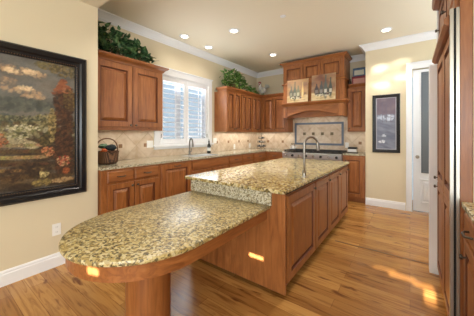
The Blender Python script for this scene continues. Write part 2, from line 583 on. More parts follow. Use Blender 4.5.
cs.box(DX0-0.001, DX1+0.001, PY-0.018, PY, DZ+0.001, DZ+0.09)
cs.box(DX0-0.085, DX0-0.075, PY-0.026, PY, 0, DZ+0.105); cs.box(DX0-0.085, DX1+0.085, PY-0.03, PY, DZ+0.09, DZ+0.115)
cs.box(DX0-0.02, DX0, PY-0.022, PY+0.06, 0, DZ)
struct(cs.build('trim_3', white, bevel=0.003))

# window with plantation shutters
wi = MB()
CW = 0.105
wi.box(LX, LX+0.022, WY0-CW, WY0, WZ0-0.02, WZ1+CW); wi.box(LX, LX+0.022, WY1, WY1+CW, WZ0-0.02, WZ1+CW)
wi.box(LX, LX+0.022, WY0, WY1, WZ1, WZ1+CW)
wi.box(LX, LX+0.035, WY0-CW-0.015, WY1+CW+0.015, WZ1+CW, WZ1+CW+0.022)
wi.box(LX, LX+0.06, WY0-CW-0.02, WY1+CW+0.02, WZ0-0.05, WZ0-0.02)
wi.box(LX, LX+0.018, WY0-CW, WY1+CW, WZ0-0.09, WZ0-0.05)
for a, b, c, d in ((WY0, WY0+0.02, WZ0-0.02, WZ1), (WY1-0.02, WY1, WZ0-0.02, WZ1), (WY0, WY1, WZ0-0.02, WZ0), (WY0, WY1, WZ1-0.02, WZ1)):
    wi.box(LX-0.14, LX+0.002, a, b, c, d)
win = struct(wi.build('window_1', white, bevel=0.003))
sf = MB()
for a, b, c, d in ((WY0+0.02, WY0+0.07, WZ0, WZ1-0.02), (WY1-0.07, WY1-0.02, WZ0, WZ1-0.02), (2.86, 2.96, WZ0, WZ1-0.02), (WY0+0.07, WY1-0.07, WZ0, WZ0+0.05), (WY0+0.07, WY1-0.07, WZ1-0.07, WZ1-0.02)):
    sf.box(LX-0.13, LX-0.10, a, b, c, d)
sf.build('window_frame', white, win)
MB().box(LX-0.118, LX-0.112, WY0+0.02, WY1-0.02, WZ0, WZ1-0.02).build('window_pane', pane_m, win)
mid = (WY0+WY1)/2
for (a, b) in ((WY0+0.022, mid-0.002), (mid+0.002, WY1-0.022)):
    s_ = MB()
    s_.box(LX-0.025, LX+0.006, a, a+0.052, WZ0+0.002, WZ1-0.022); s_.box(LX-0.025, LX+0.006, b-0.052, b, WZ0+0.002, WZ1-0.022)
    s_.box(LX-0.025, LX+0.006, a+0.052, b-0.052, WZ0+0.002, WZ0+0.085); s_.box(LX-0.025, LX+0.006, a+0.052, b-0.052, WZ1-0.1, WZ1-0.022)
    sh = s_.build('shutter', white, win)
    lv = MB()
    n = 12
    z0, z1 = WZ0+0.085, WZ1-0.1
    for k in range(n):
        zc = z0+(k+0.5)*(z1-z0)/n
        hw, th = 0.036, 0.0045
        an = math.radians(24)
        c_, s2 = math.cos(an), math.sin(an)
        poly = []
        for (q, r_) in ((-hw, 0), (-hw*0.5, th), (hw*0.5, th), (hw, 0), (hw*0.5, -th), (-hw*0.5, -th)):
            poly.append((LX-0.01 + q*c_ - r_*s2, zc - q*s2 + r_*c_))
        lv.prism(poly, a+0.053, b-0.053, 'Y')
    lv.build('louvres', white, sh)
    MB().box(LX+0.028, LX+0.038, (a+b)/2-0.006, (a+b)/2+0.006, z0+0.02, z1-0.02).build('tilt_rod', white, sh)
    MB().box(LX+0.006, LX+0.012, a+0.006 if a < 2.6 else b-0.02, a+0.02 if a < 2.6 else b-0.006, 1.24, 1.31).build('hinge', nickel, sh)

# recessed ceiling lamps
def downlight(x, y, z, label, power=36):
    o = thing('recessed_ceiling_light', label, 'ceiling light', (x, y, z), 'recessed ceiling lights')
    MB().lathe([(0.055, -0.002), (0.055, -0.012), (0.085, -0.006), (0.085, -0.0005)], (x, y, z), 24).build('trim_ring', white, o, smooth=True)
    MB().lathe([(0.001, -0.004), (0.054, -0.004), (0.054, -0.0135), (0.001, -0.0135)], (x, y, z), 24).build('lens', glow, o)
    l = lamp('downlight_lamp', 'SPOT', (x, y, z-0.03), power, (1, 0.92, 0.8), spot_size=math.radians(125), spot_blend=0.7, shadow_soft_size=0.05)
    return o
DL = [(-3.065, 2.685, 'leftmost recessed light, nearest the crown above the big window'),
      (-3.083, 3.291, 'recessed light beside the crown, second along the window wall'),
      (-2.266, 3.01, 'recessed light nearest the top edge of the photo, over the sink aisle'),
      (-2.293, 4.391, 'recessed ceiling light in front of the wooden range hood'),
      (-0.306, 4.402, 'large recessed light near the white crown of the framed picture wall')]
for x, y, lb in DL: downlight(x, y, CZ, lb, 7 if x < -3 else 38)
for p in ((-0.7, 2.2), (-2.2, 1.75), (-0.4, 3.3)):  # extra unseen ceiling spots without fixtures, added to lift the kitchen ambient
    lamp('downlight_lamp', 'SPOT', (p[0], p[1], CZ-0.03), 34, (1, 0.94, 0.86), spot_size=math.radians(125), spot_blend=0.7, shadow_soft_size=0.06)
sp = thing('sprinkler_head', 'small white sprinkler cover disc on the ceiling above the island', 'sprinkler', (-1.435, 3.047, CZ))
MB().lathe([(0.04, -0.001), (0.04, -0.006), (0.02, -0.009), (0.018, -0.016)], (-1.435, 3.047, CZ), 20).build('cover_plate', white, sp, smooth=True)

# ------------------------------------------------------------------ backsplash
bs = thing('tile_backsplash', 'beige diagonal stone tile backsplash with brown accent squares on the window wall', 'backsplash', (LX, 3.4, 0.93))
b_ = MB()
T0 = 0.931
b_.box(LX+0.001, LX+0.012, NE+0.005, WY0-CW-0.022, T0, 1.358); b_.box(LX+0.001, LX+0.012, WY0-CW-0.022, WY1+CW+0.022, T0, 1.048)
b_.box(LX+0.001, LX+0.012, WY1+CW+0.022, BY-0.014, T0, 1.358)
b_.build('tile_field', tile_l, bs)
for y in (1.33, 1.756, 2.156, 3.87, 4.273, 4.69, 5.09):
    MB().box(LX+0.012, LX+0.016, y-0.027, y+0.027, 1.105, 1.160).build('accent_tile', accent_m, bs)
bs = thing('tile_backsplash', 'beige stone tile backsplash behind the range with a blue-grey framed panel', 'backsplash', (-2, BY, 0.93))
MB().box(LX+0.013, -2.325, BY-0.012, BY-0.001, T0, 1.358).box(-2.325, -1.035, BY-0.012, BY-0.001, T0, 1.85).box(-1.035, PX-0.002, BY-0.012, BY-0.001, T0, 1.358).build('tile_field', tile_b, bs)
for x in (-3.03, -2.61, -0.845):
    MB().box(x-0.03, x+0.03, BY-0.016, BY-0.012, 1.09, 1.15).build('accent_tile', accent_m, bs)
x0, x1, z0, z1 = -2.285, -1.165, 1.055, 1.58
MB().box(x0, x1, BY-0.024, BY-0.012, z0, z0+0.045).box(x0, x1, BY-0.024, BY-0.012, z1-0.045, z1).box(x0, x0+0.045, BY-0.024, BY-0.012, z0+0.045, z1-0.045).box(x1-0.045, x1, BY-0.024, BY-0.012, z0+0.045, z1-0.045).build('slate_border', bluegrey, bs)
for x in (-2.045, -1.832, -1.622, -1.412):
    MB().box(x-0.033, x+0.033, BY-0.017, BY-0.012, 1.285, 1.350).build('accent_tile', accent2_m, bs)

def outlet(x, y, z, face, label, group='white wall outlets', w=0.072, h=0.115, sw=False):
    o = thing('wall_outlet' if not sw else 'light_switch', label, 'outlet' if not sw else 'light switch', (x, y, z), group)
    m = MB()
    pl = x if face[0] == 'X' else y; u = y if face[0] == 'X' else x
    fbox(m, face, pl, u-w/2, u+w/2, z-h/2, z+h/2, 0, 0.006)
    m.build('cover_plate', plastic_w, o, bevel=0.002)
    if sw:
        for du in (-w/4, w/4):
            fbox(MB(), face, pl, u+du-0.015, u+du+0.015, z-0.03, z+0.03, 0.006, 0.009).build('rocker', plastic_w, o)
    else:
        for dz in (-0.024, 0.024):
            r = fbox(MB(), face, pl, u-0.017, u+0.017, z+dz-0.015, z+dz+0.015, 0.006, 0.008).build('socket', plastic_w, o)
            q = MB()
            for du in (-0.006, 0.006):
                fbox(q, face, pl, u+du-0.0012, u+du+0.0012, z+dz-0.005, z+dz+0.007, 0.008, 0.0085)
            q.build('slots', slot_m, r)
    return o
outlet(NX, 0.827, 0.362, 'X+', 'white wall outlet low on the cream wall under the big painting', None)
outlet(LX+0.012, 2.235, 1.145, 'X+', 'white double switch plate on the backsplash just left of the window', None, 0.115, 0.115, True)
outlet(LX+0.012, 3.80, 1.17, 'X+', 'white switch plate on the tiles just right of the window', None, 0.115, 0.115, True)
outlet(LX+0.012, 4.50, 1.01, 'X+', 'white outlet low on the window wall tiles, between two brown accents', None)
outlet(LX+0.012, 5.17, 1.01, 'X+', 'white outlet low on the window wall tiles nearest the wire rack', None)
outlet(-1.10, BY-0.012, 1.07, 'Y-', 'white outlet on the tiles above the toaster', None)

# ------------------------------------------------------------------ base cabinets, left run
FX = -2.77
def base_body(u0, u1, parent, face='X+', pl=FX, back=LX, toe=True, top=0.898):
    m = MB()
    if face == 'X+':
        m.box(back+0.002, pl, u0, u1, 0.1, top)
        m.box(back+0.002, pl-0.07, u0, u1, 0.002, 0.1)
    else:
        m.box(u0, u1, pl, back-0.002, 0.1, top)
        m.box(u0, u1, pl+0.07, back-0.002, 0.002, 0.1)
    return m.build('cabinet_body', wood_v, parent)
G = 'base cabinets of the window wall'
c = thing('base_cabinet', 'base cabinet with two drawers over two doors, under the wicker basket', 'cabinet', (-3.1, 1.6, 0), G)
base_body(1.222, 1.985, c)
drawer('X+', FX, 1.285, 1.598, 0.745, 0.878, c); drawer('X+', FX, 1.618, 1.955, 0.745, 0.878, c)
door('X+', FX, 1.285, 1.603, 0.12, 0.722, c, (1.572, 0.68)); door('X+', FX, 1.613, 1.955, 0.12, 0.722, c, (1.645, 0.68))
c = thing('panelled_dishwasher', 'single wide wooden door panel with top pull, left of the kitchen sink', 'dishwasher', (-3.1, 2.3, 0))
base_body(1.987, 2.555, c)
d = door('X+', FX, 2.0, 2.54, 0.12, 0.878, c, None, fr=0.07); pull('X+', FX+0.02, 2.27, 0.845, d, 0.11)
c = thing('base_cabinet', 'sink base cabinet below the window faucet, with a plain false front', 'cabinet', (-3.1, 3, 0), G)
base_body(2.557, 3.5, c)
MB().box(FX, FX+0.02, 2.58, 3.48, 0.745, 0.878).build('false_front', wood_y, c, bevel=0.004)
door('X+', FX, 2.58, 3.025, 0.12, 0.722, c, (2.99, 0.68)); door('X+', FX, 3.035, 3.48, 0.12, 0.722, c, (3.07, 0.68))
for u0, u1, lb in ((3.502, 3.95, 'drawer base cabinet just right of the sink base, below the dark bottle'), (3.952, 4.37, 'drawer base cabinet midway between the sink and the corner'), (4.372, 4.90, 'drawer base cabinet nearest the back corner on the window wall')):
    c = thing('base_cabinet', lb, 'cabinet', (-3.1, (u0+u1)/2, 0), G)
    base_body(u0, u1, c)
    drawer('X+', FX, u0+0.02, u1-0.02, 0.745, 0.878, c, 0.09)
    drawer('X+', FX, u0+0.02, u1-0.02, 0.43, 0.722, c, 0.09)
    drawer('X+', FX, u0+0.02, u1-0.02, 0.12, 0.41, c, 0.09)
c = thing('base_cabinet', 'base cabinet in the back corner left of the range', 'cabinet', (-2.8, 5.2, 0))
RF = 4.94
m = MB(); m.box(LX+0.002, FX, 4.902, BY-0.002, 0.1, 0.898); m.box(FX, -2.305, RF, BY-0.002, 0.1, 0.898); m.box(FX, -2.305, RF+0.07, BY-0.002, 0.002, 0.1); m.box(LX+.002, FX-.07, 4.902, BY-.002, .002, .1)
m.build('cabinet_body', wood_v, c)
drawer('Y-', RF, -2.72, -2.33, 0.745, 0.878, c, 0.09); door('Y-', RF, -2.72, -2.33, 0.12, 0.722, c, (-2.36, 0.68))
c = thing('base_cabinet', 'single door base cabinet right of the range, against the picture wall', 'cabinet', (-0.87, 5.2, 0))
m = MB(); m.box(-1.055, PX-0.003, RF, BY-0.002, 0.1, 0.898); m.box(-1.055, PX-0.003, RF+0.07, BY-0.002, 0.002, 0.1)
m.build('cabinet_body', wood_v, c)
door('Y-', RF, -1.03, -0.70, 0.12, 0.87, c, (-1.0, 0.80))

# worktops
wt = thing('granite_worktop', 'long speckled granite worktop under the window, turning the back corner', 'worktop', (-3.1, 3, 0.9))
SY0, SY1, SX0, SX1 = 2.72, 3.38, -3.22, -2.84
m = MB()
m.box(LX+0.002, -2.748, 1.215, SY0, 0.9, 0.929); m.box(LX+0.002, -2.748, SY1, RF-0.02, 0.9, 0.929)
m.box(LX+0.002, SX0, SY0, SY1, 0.9, 0.929); m.box(SX1, -2.748, SY0, SY1, 0.9, 0.929)
m.box(LX+0.002, -2.30, RF-0.02, BY-0.002, 0.9, 0.929)
m.build('worktop', granite_g, wt)
sk = MB()
sk.box(SX0, SX1, SY0, SY1, 0.899, 0.9)
k = thing('kitchen_sink', 'undermount stainless sink in the worktop below the window', 'sink', (-3.03, 3.05, 0.9))
sk = MB()
sk.box(SX0+0.002, SX0+0.01, SY0+0.002, SY1-0.002, 0.90, 0.926); sk.box(SX1-0.01, SX1-0.002, SY0+0.002, SY1-0.002, 0.90, 0.926)
sk.box(SX0+0.01, SX1-0.01, SY0+0.002, SY0+0.01, 0.90, 0.926); sk.box(SX0+0.01, SX1-0.01, SY1-0.01, SY1-0.002, 0.90, 0.926)
sk.box(SX0+0.01, SX1-0.01, SY0+0.01, SY1-0.01, 0.899, 0.902)
sk.build('basin', steel, k)
tag(MB().box(-1.058, PX-0.003, RF-0.02, BY-0.014, 0.899, 0.929).build('granite_worktop', granite_g, bevel=0.003), 'short granite worktop right of the range, under the toaster', 'worktop')

# ------------------------------------------------------------------ wall cabinets
def cab_crown(path, z, parent, h=0.075, p=0.07):
    prof = [(0, z), (0.012, z), (0.014, z+0.012), (p*0.45, z+h*0.4), (p*0.85, z+h*0.62), (p*0.9, z+h*0.72), (p, z+h*0.75), (p, z+h), (0, z+h)]
    return MB().sweep(path, prof).build('crown_moulding', wood_y, parent)
UX = -3.05
c = thing('wall_cabinet', 'two-door wall cabinet left of the window, with leafy greenery on top', 'cabinet', (-3.2, 1.7, 1.36))
MB().box(LX+0.002, UX, 1.222, 2.235, 1.375, 2.235).build('cabinet_body', wood_v, c)
door('X+', UX, 1.26, 1.742, 1.40, 2.215, c, (1.708, 1.425), fr=0.07); door('X+', UX, 1.750, 2.205, 1.40, 2.215, c, (1.785, 1.425), fr=0.07)
cab_crown([(UX, 1.222), (UX, 2.235), (LX+0.002, 2.235)], 2.235, c)
MB().box(LX+0.002, UX, 1.222, 2.235, 1.357, 1.375).build('light_rail', wood_y, c)
G2 = 'wall cabinets round the back corner'
for u0, u1, lb in ((3.80, 4.30, 'wall cabinet just right of the window, under the trailing ivy'), (4.302, 4.75, 'wall cabinet in the middle of the run right of the window'), (4.752, 5.198, 'narrow-looking wall cabinet of the window wall nearest the back corner')):
    c = thing('wall_cabinet', lb, 'cabinet', (-3.2, (u0+u1)/2, 1.36), G2)
    MB().box(LX+0.002, UX, u0, u1, 1.357, 2.215).build('cabinet_body', wood_v, c)
    mid = (u0+u1)/2
    door('X+', UX, u0+0.018, mid-0.003, 1.385, 2.195, c, (mid-0.03, 1.42), fr=0.045)
    door('X+', UX, mid+0.003, u1-0.018, 1.385, 2.195, c, (mid+0.03, 1.42), fr=0.045)
c = thing('wall_cabinet', 'two-door wall cabinet between the back corner and the range hood', 'cabinet', (-2.7, 5.4, 1.36), G2)
MB().box(LX+0.002, -2.335, 5.2, BY-0.014, 1.359, 2.215).build('cabinet_body', wood_v, c)
door('Y-', 5.2, -2.985, -2.70, 1.385, 2.195, c, (-2.73, 1.42), fr=0.045); door('Y-', 5.2, -2.69, -2.36, 1.385, 2.195, c, (-2.66, 1.42), fr=0.045)
cr = thing('cabinet_crown_moulding', 'wooden crown moulding running round the corner wall cabinets', 'moulding', (-3.05, 5.2, 2.216))
prof = [(-0.1, 2.216), (0.012, 2.216), (0.014, 2.228), (0.03, 2.245), (0.055, 2.26), (0.062, 2.27), (0.062, 2.29), (-0.1, 2.29)]
MB().sweep([(LX+0.105, 3.80), (UX, 3.80), (UX, 5.2), (-2.41, 5.2)], prof).build('moulding_strip', wood_y, cr)
MB().box(LX+0.003, UX-0.02, 3.82, 5.22, 2.272, 2.284).box(UX-0.021, -2.41, 5.22, BY-0.003, 2.272, 2.284).build('dust_top', wood_dark, cr)
c = thing('wall_cabinet', 'single-door wall cabinet right of the range hood, under the decorative boxes', 'cabinet', (-0.85, 5.4, 1.36))
MB().box(-1.024, PX-0.003, 5.2, BY-0.014, 1.357, 2.235).build('cabinet_body', wood_v, c)
door('Y-', 5.2, -1.0, -0.705, 1.385, 2.21, c, (-0.98, 1.42), fr=0.055)
cab_crown([(-1.0, 5.2), (PX-0.003, 5.2)], 2.235, c, 0.07, 0.06)
MB().box(-1.0, PX-0.004, 5.2, BY-0.014, 2.236, 2.295).build('cabinet_top', wood_dark, c)

# under-cabinet lamps
for loc, sx, sy, p in (((-3.2, 1.75, 1.352), 0.06, 0.9, 0.9), ((-3.22, 4.5, 1.352), 0.06, 1.3, 2.8), ((-2.85, 5.38, 1.352), 0.9, 0.06, 1.3), ((-0.85, 5.38, 1.352), 0.3, 0.06, 0.3), ((-1.67, 5.25, 1.78), 0.9, 0.1, 1.0)):
    lamp('under_cabinet_lamp', 'AREA', loc, p, (1, 0.9, 0.74), (0, 0, 0), shape='RECTANGLE', size=sx, size_y=sy)

# ------------------------------------------------------------------ range hood
HX0, HX1, HY = -2.322, -1.036, 4.95
h = thing('range_hood', 'tall carved wooden range hood with panelled chest and arched valance', 'range hood', (-1.68, 5.25, 1.67))
m = MB().box(HX0, HX1, HY, BY-0.014, 1.98, 2.84)
m.build('hood_chest', wood_v, h)
prof = [(0, 2.838), (0.015, 2.838), (0.02, 2.85), (0.05, 2.872), (0.06, 2.88), (0.06, 2.9), (0, 2.9)]
MB().sweep([(HX0, BY-0.12), (HX0, HY), (HX1, HY), (HX1, BY-0.12)][::-1], [(-a, z) for a, z in prof]).build('crown_moulding', wood_x, h)
MB().box(HX0, HX1, HY, BY-0.12, 2.84, 2.9).build('hood_top', wood_x, h)
for a, b in ((-2.285, -1.865), (-1.845, -1.495), (-1.475, -1.075)):
    panel_mb('Y-', HY, a, b, 2.45, 2.80, t=0.018, fr=0.05).build('chest_panel', wood_v, h)
MB().sweep([(HX0, BY-0.12), (HX0, HY), (HX1, HY), (HX1, BY-0.12)][::-1], [(0, 2.395), (-0.022, 2.40), (-0.03, 2.415), (-0.022, 2.43), (0, 2.435)]).build('band_moulding', wood_x, h)
MB().sweep([(HX0+0.001, BY-0.02), (HX0+0.001, HY), (HX1-0.001, HY), (HX1-0.001, BY-0.02)][::-1],
           [(0.3, 1.93), (-0.012, 1.93), (-0.03, 1.955), (-0.075, 1.975), (-0.085, 1.98), (-0.085, 2.005), (0.0, 2.005)] if False else
           [(0, 1.92), (-0.012, 1.92), (-0.03, 1.95), (-0.06, 1.965), (-0.065, 1.972), (-0.065, 1.998), (0, 1.998)]).build('mantel_shelf', wood_x, h)
# valance with arch
poly = [(HX0, 1.978), (HX0, 1.67)]
ax0, ax1 = -2.20, -1.16
poly.append((ax0-0.02, 1.67))
for i in range(17):
    s_ = i/16
    poly.append((ax0+(ax1-ax0)*s_, 1.695+0.11*math.sin(PI*s_)**0.9))
poly += [(ax1+0.02, 1.67), (HX1, 1.67), (HX1, 1.978)]
MB().prism(poly, HY, HY+0.03, 'Y').build('arched_valance', wood_x, h)
for a in (HX0, HX1-0.03):
    MB().box(a, a+0.03, HY+0.031, BY-0.014, 1.67, 1.978).build('side_panel', wood_v, h)
MB().box(HX0+0.031, HX1-0.031, HY+0.10, HY+0.12, 1.672, 1.859).build('inner_board', wood_x, h)
MB().box(HX0+0.031, HX1-0.031, HY+0.031, BY-0.014, 1.86, 1.90).build('hood_liner', steel, h)
for a in (HX0+0.01, HX1-0.10):
    MB().box(a, a+0.09, HY-0.02, HY, 1.67, 1.915).build('corbel', wood_v, h, bevel=0.006)

# wine pictures (painted canvases)
def s2l(c):
    return np.array(lin(*c)[:3])
class Canvas:
    """brush dabs on a board measured in metres"""
    def __init__(s, w, hgt, res, base):
        s.w, s.h, s.res = w, hgt, res
        s.nx, s.ny = int(w/res)+1, int(hgt/res)+1
        s.a = np.zeros((s.ny, s.nx, 3)); s.a[:] = s2l(base)
        s.X, s.Y = np.meshgrid(np.linspace(0, w, s.nx), np.linspace(0, hgt, s.ny))
    def dab(s, x, y, rx, ry, c, al=0.8, ang=0.0):
        r = max(rx, ry)*1.6
        i0, i1 = max(0, int((x-r)/s.res)), min(s.nx, int((x+r)/s.res)+2)
        j0, j1 = max(0, int((y-r)/s.res)), min(s.ny, int((y+r)/s.res)+2)
        if i0 >= i1 or j0 >= j1: return
        X = s.X[j0:j1, i0:i1]-x; Y = s.Y[j0:j1, i0:i1]-y
        u = X*math.cos(ang)+Y*math.sin(ang); v = -X*math.sin(ang)+Y*math.cos(ang)
        q = (u/rx)**2+(v/ry)**2
        m = (al*np.clip(1.6-q, 0, 1))[..., None]
        s.a[j0:j1, i0:i1] = s.a[j0:j1, i0:i1]*(1-m)+s2l(c)*m
    def rect(s, x0, x1, y0, y1, c, al=1.0):
        m = ((s.X >= x0) & (s.X <= x1) & (s.Y >= y0) & (s.Y <= y1))[..., None]*al
        s.a = s.a*(1-m)+s2l(c)*m
    def cluster(s, rnd, x, y, rx, ry, pal, n, sz, al=0.7):
        for _ in range(n):
            a = rnd.uniform(0, 2*PI); q = math.sqrt(rnd.random())
            c = rnd.choice(pal); k = rnd.uniform(0.6, 1.4)
            s.dab(x+rx*q*math.cos(a), y+ry*q*math.sin(a), sz*k, sz*k*rnd.uniform(0.5, 1), c, al, rnd.uniform(0, PI))
    def mesh(s, name, fn, mt, parent):
        me = bpy.data.meshes.new(name)
        off = Vector(parent['_w'])
        vs = [tuple(Vector(fn(s.X[j, i], s.Y[j, i]))-off) for j in range(s.ny) for i in range(s.nx)]
        fs = [(j*s.nx+i, j*s.nx+i+1, (j+1)*s.nx+i+1, (j+1)*s.nx+i) for j in range(s.ny-1) for i in range(s.nx-1)]
        me.from_pydata(vs, [], fs)
        at = me.color_attributes.new('paint', 'FLOAT_COLOR', 'POINT')
        buf = np.ones((s.ny*s.nx, 4), dtype=np.float32); buf[:, :3] = s.a.reshape(-1, 3)
        at.data.foreach_set('color', buf.ravel())
        me.materials.append(mt)
        o = bpy.data.objects.new(name, me); COL.objects.link(o); o.parent = parent
        return o
paint_m = mat('oil_paint_on_canvas', (0.5, 0.5, 0.5, 1), 0.55)
t = NT(paint_m)
va = t.n('ShaderNodeAttribute'); va.attribute_name = 'paint'
t.l(va.outputs['Color'], t.b.inputs['Base Color'])
print_m = paint_m

canvas_edge = mat('cream_canvas_edge', lin(206, 186, 150), 0.7)
def wine_picture(x0, x1, z0, z1, label, seed, bottles, extra):
    yb, lean = HY-0.067, 0.035
    o = thing('bottle_painting', label, 'picture', ((x0+x1)/2, yb, z0), 'unframed bottle paintings on the hood mantel')
    wd, hg = x1-x0, z1-z0
    # board leaning back: bottom y = yb .. top y = yb+lean
    m = MB()
    vs = []
    for y_off in (0, 0.014):
        vs += [(x0, yb+y_off, z0), (x1, yb+y_off, z0), (x1, yb+y_off+lean, z1), (x0, yb+y_off+lean, z1)]
    m.add(vs, [(0, 1, 2, 3), (4, 5, 6, 7), (0, 1, 5, 4), (1, 2, 6, 5), (2, 3, 7, 6), (3, 0, 4, 7)])
    m.build('board', canvas_edge, o)
    rnd = random.Random(seed)
    cv = Canvas(wd, hg, 0.006, (196, 168, 128))
    for i in range(120):
        cv.dab(rnd.uniform(0, wd), rnd.uniform(hg*0.35, hg), 0.08, 0.05, rnd.choice([(170, 128, 96), (150, 110, 90), (120, 104, 92), (186, 150, 110)] + extra), 0.35)
    for i in range(60):
        cv.dab(rnd.uniform(0, wd), rnd.uniform(0, hg*0.25), 0.07, 0.03, rnd.choice([(206, 186, 140), (220, 200, 160), (190, 162, 116)]), 0.5)
    cv.cluster(rnd, wd*0.5, hg*0.38, wd*0.38, hg*0.16, [(60, 62, 58), (90, 84, 74), (50, 56, 50)], 60, 0.03, 0.5)
    for (bx, bh, br, col, lab) in bottles:
        cv.dab(wd*bx, hg*0.38, br, hg*bh*0.36, col, 0.95)
        cv.rect(wd*bx-br*0.35, wd*bx+br*0.35, hg*0.45, hg*(0.28+bh*0.75), col, 0.9)
        cv.rect(wd*bx-br*0.7, wd*bx+br*0.7, hg*0.28, hg*0.42, lab, 0.8)
    cv.cluster(rnd, wd*0.5, hg*0.2, wd*0.3, hg*0.05, [(70, 80, 60), (160, 150, 120), (90, 60, 70), (220, 214, 190)], 50, 0.014, 0.8)
    for i in range(8):
        cv.dab(rnd.uniform(wd*0.1, wd*0.9), hg*0.08, 0.03, 0.006, (110, 84, 60), 0.6)
    cv.mesh('painted_picture', lambda u, v: (x0+u, yb-0.001+lean*v/hg, z0+v), paint_m, o)
wine_picture(-2.205, -1.735, 2.0, 2.49, 'left bottle painting on the hood mantel, with a pale glowing candle', 3,
             [(0.2, 0.6, 0.035, (84, 92, 84), (150, 150, 130)), (0.38, 0.85, 0.032, (80, 92, 80), (170, 168, 150)), (0.54, 0.6, 0.04, (110, 116, 96), (200, 196, 170)), (0.75, 0.78, 0.022, (228, 196, 130), (240, 210, 150))], [(190, 150, 96)])
wine_picture(-1.66, -1.185, 2.0, 2.53, 'right bottle painting on the hood mantel, larger, with three tall bottles', 5,
             [(0.22, 0.5, 0.04, (76, 70, 74), (140, 130, 120)), (0.42, 0.6, 0.035, (88, 92, 94), (150, 146, 140)), (0.6, 0.9, 0.036, (96, 104, 100), (220, 216, 206)), (0.8, 0.75, 0.034, (80, 88, 84), (210, 206, 190))], [(140, 90, 72), (120, 80, 70)])

# ------------------------------------------------------------------ range cooker
r = thing('range_cooker', 'wide stainless steel range with black grates under the wooden hood', 'range', (-1.68, 5.2, 0))
RX0, RX1, RY = -2.298, -1.062, 4.86
MB().box(RX0, RX1, RY+0.03, BY-0.014, 0.1, 0.90).build('body', steel, r)
m = MB(); m.prism([(RY+0.03, 0.79), (RY-0.01, 0.80), (RY-0.02, 0.895), (RY+0.03, 0.915)], RX0, RX1, 'X'); m.build('control_panel', steel, r)
MB().box(RX0, RX1, RY+0.03, BY-0.014, 0.90, 0.922).build('cooktop', mat('black_enamel', lin(30, 30, 32), 0.25), r)
for i in range(8):
    x = RX0+0.09+i*(RX1-RX0-0.18)/7
    k = MB().lathe([(0.026, 0), (0.026, -0.012), (0.020, -0.018), (0.018, -0.045), (0.012, -0.05)], (x, RY-0.016, 0.848), 14, 'Y').build('knob', black if i % 2 else nickel, r, smooth=True)
for i in range(4):
    g0 = RX0+0.02+i*(RX1-RX0-0.04)/4; g1 = g0+(RX1-RX0-0.04)/4-0.008
    g = MB()
    for yy in np.linspace(RY+0.06, BY-0.08, 5): g.box(g0, g1, yy-0.006, yy+0.006, 0.945, 0.96)
    for xx in (g0+0.006, (g0+g1)/2, g1-0.006): g.box(xx-0.006, xx+0.006, RY+0.06, BY-0.08, 0.938, 0.955)
    for xx in (g0+0.01, g1-0.01):
        for yy in (RY+0.07, BY-0.09): g.box(xx-0.01, xx+0.01, yy-0.01, yy+0.01, 0.922, 0.945)
    g.build('grate', black, r)
for a, b in ((RX0+0.02, -1.66), (-1.64, RX1-0.02)):
    d = MB().box(a, b, RY, RY+0.03, 0.16, 0.77).build('oven_door', steel, r, bevel=0.004)
    MB().tube([(a+0.05, RY, 0.72), (a+0.05, RY-0.045, 0.72), (b-0.05, RY-0.045, 0.72), (b-0.05, RY, 0.72)], 0.011, 10).build('handle', steel, d, smooth=True)
    MB().box(a+0.1, b-0.1, RY-0.002, RY, 0.3, 0.6).build('oven_glass', black, d)
MB().box(RX0+0.02, RX1-0.02, RY+0.06, BY-0.05, 0.001, 0.1).build('plinth', black, r)

# ------------------------------------------------------------------ island
IX0, IX1, IY0, IY1, IT = -1.865, -0.81, 1.74, 4.06, 0.838
isl = thing('kitchen_island', 'large cherry wood kitchen island with a row of panelled doors', 'kitchen island', (-1.34, 2.9, 0))
m = MB(); m.box(IX0, IX1, IY0, IY1, 0.075, IT-0.002); m.build('island_body', wood_v, isl)
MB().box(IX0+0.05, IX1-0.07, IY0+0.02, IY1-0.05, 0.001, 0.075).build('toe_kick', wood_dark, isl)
MB().box(IX0-0.012, IX1+0.018, IY0-0.018, IY0, 0.028, IT-0.002).build('end_panel', wood_v, isl, bevel=0.004)
MB().box(IX1-0.001, IX1+0.006, IY0+0.004, IY0+0.022, 0.04, IT-0.01).build('corner_seam', seam_shade, isl)
for a, b, ku in ((1.775, 2.452, 2.40), (2.478, 2.985, 2.94), (3.0, 3.50, 3.455), (3.52, 4.04, 3.99)):
    d = door('X+', IX1, a, b, 0.10, 0.80, isl, (ku, 0.755), fr=0.065)
MB().box(IX1, IX1+0.004, IY0+0.03, IY1, 0.812, IT-0.002).build('painted_shadow_strip', seam_shade, isl)  # dark solid strip painting in the shade under the worktop overhang
# raised worktop with eased ogee edge
ot = thing('island_worktop', 'raised speckled granite worktop covering the island', 'worktop', (-1.34, 2.9, IT))
def rounded_slab(path_poly, z0, z1, e=0.01):
    """slab with eased edges from a CCW polygon"""
    n = len(path_poly)
    P = [Vector(p) for p in path_poly]
    def inset(d):
        out = []
        for i in range(n):
            d0 = (P[i]-P[i-1]).normalized(); d1 = (P[(i+1) % n]-P[i]).normalized()
            n0 = Vector((-d0.y, d0.x)); n1 = Vector((-d1.y, d1.x))
            b = n0+n1; b = b/max(b.dot(n0), 0.3)
            out.append(P[i]+b*d)
        return out
    lay = [(e, z0), (e*0.3, z0+e*0.3), (0, z0+e), (0, z1-e), (e*0.3, z1-e*0.3), (e, z1)]
    mb = MB(); vs = []; fs = []
    for d, z in lay:
        vs += [(q.x, q.y, z) for q in inset(d)]
    for j in range(len(lay)-1):
        fs += [(j*n+i, j*n+(i+1) % n, (j+1)*n+(i+1) % n, (j+1)*n+i) for i in range(n)]
    fs += [tuple(range(n))[::-1], tuple(range((len(lay)-1)*n, len(lay)*n))]
    return mb.add(vs, fs)
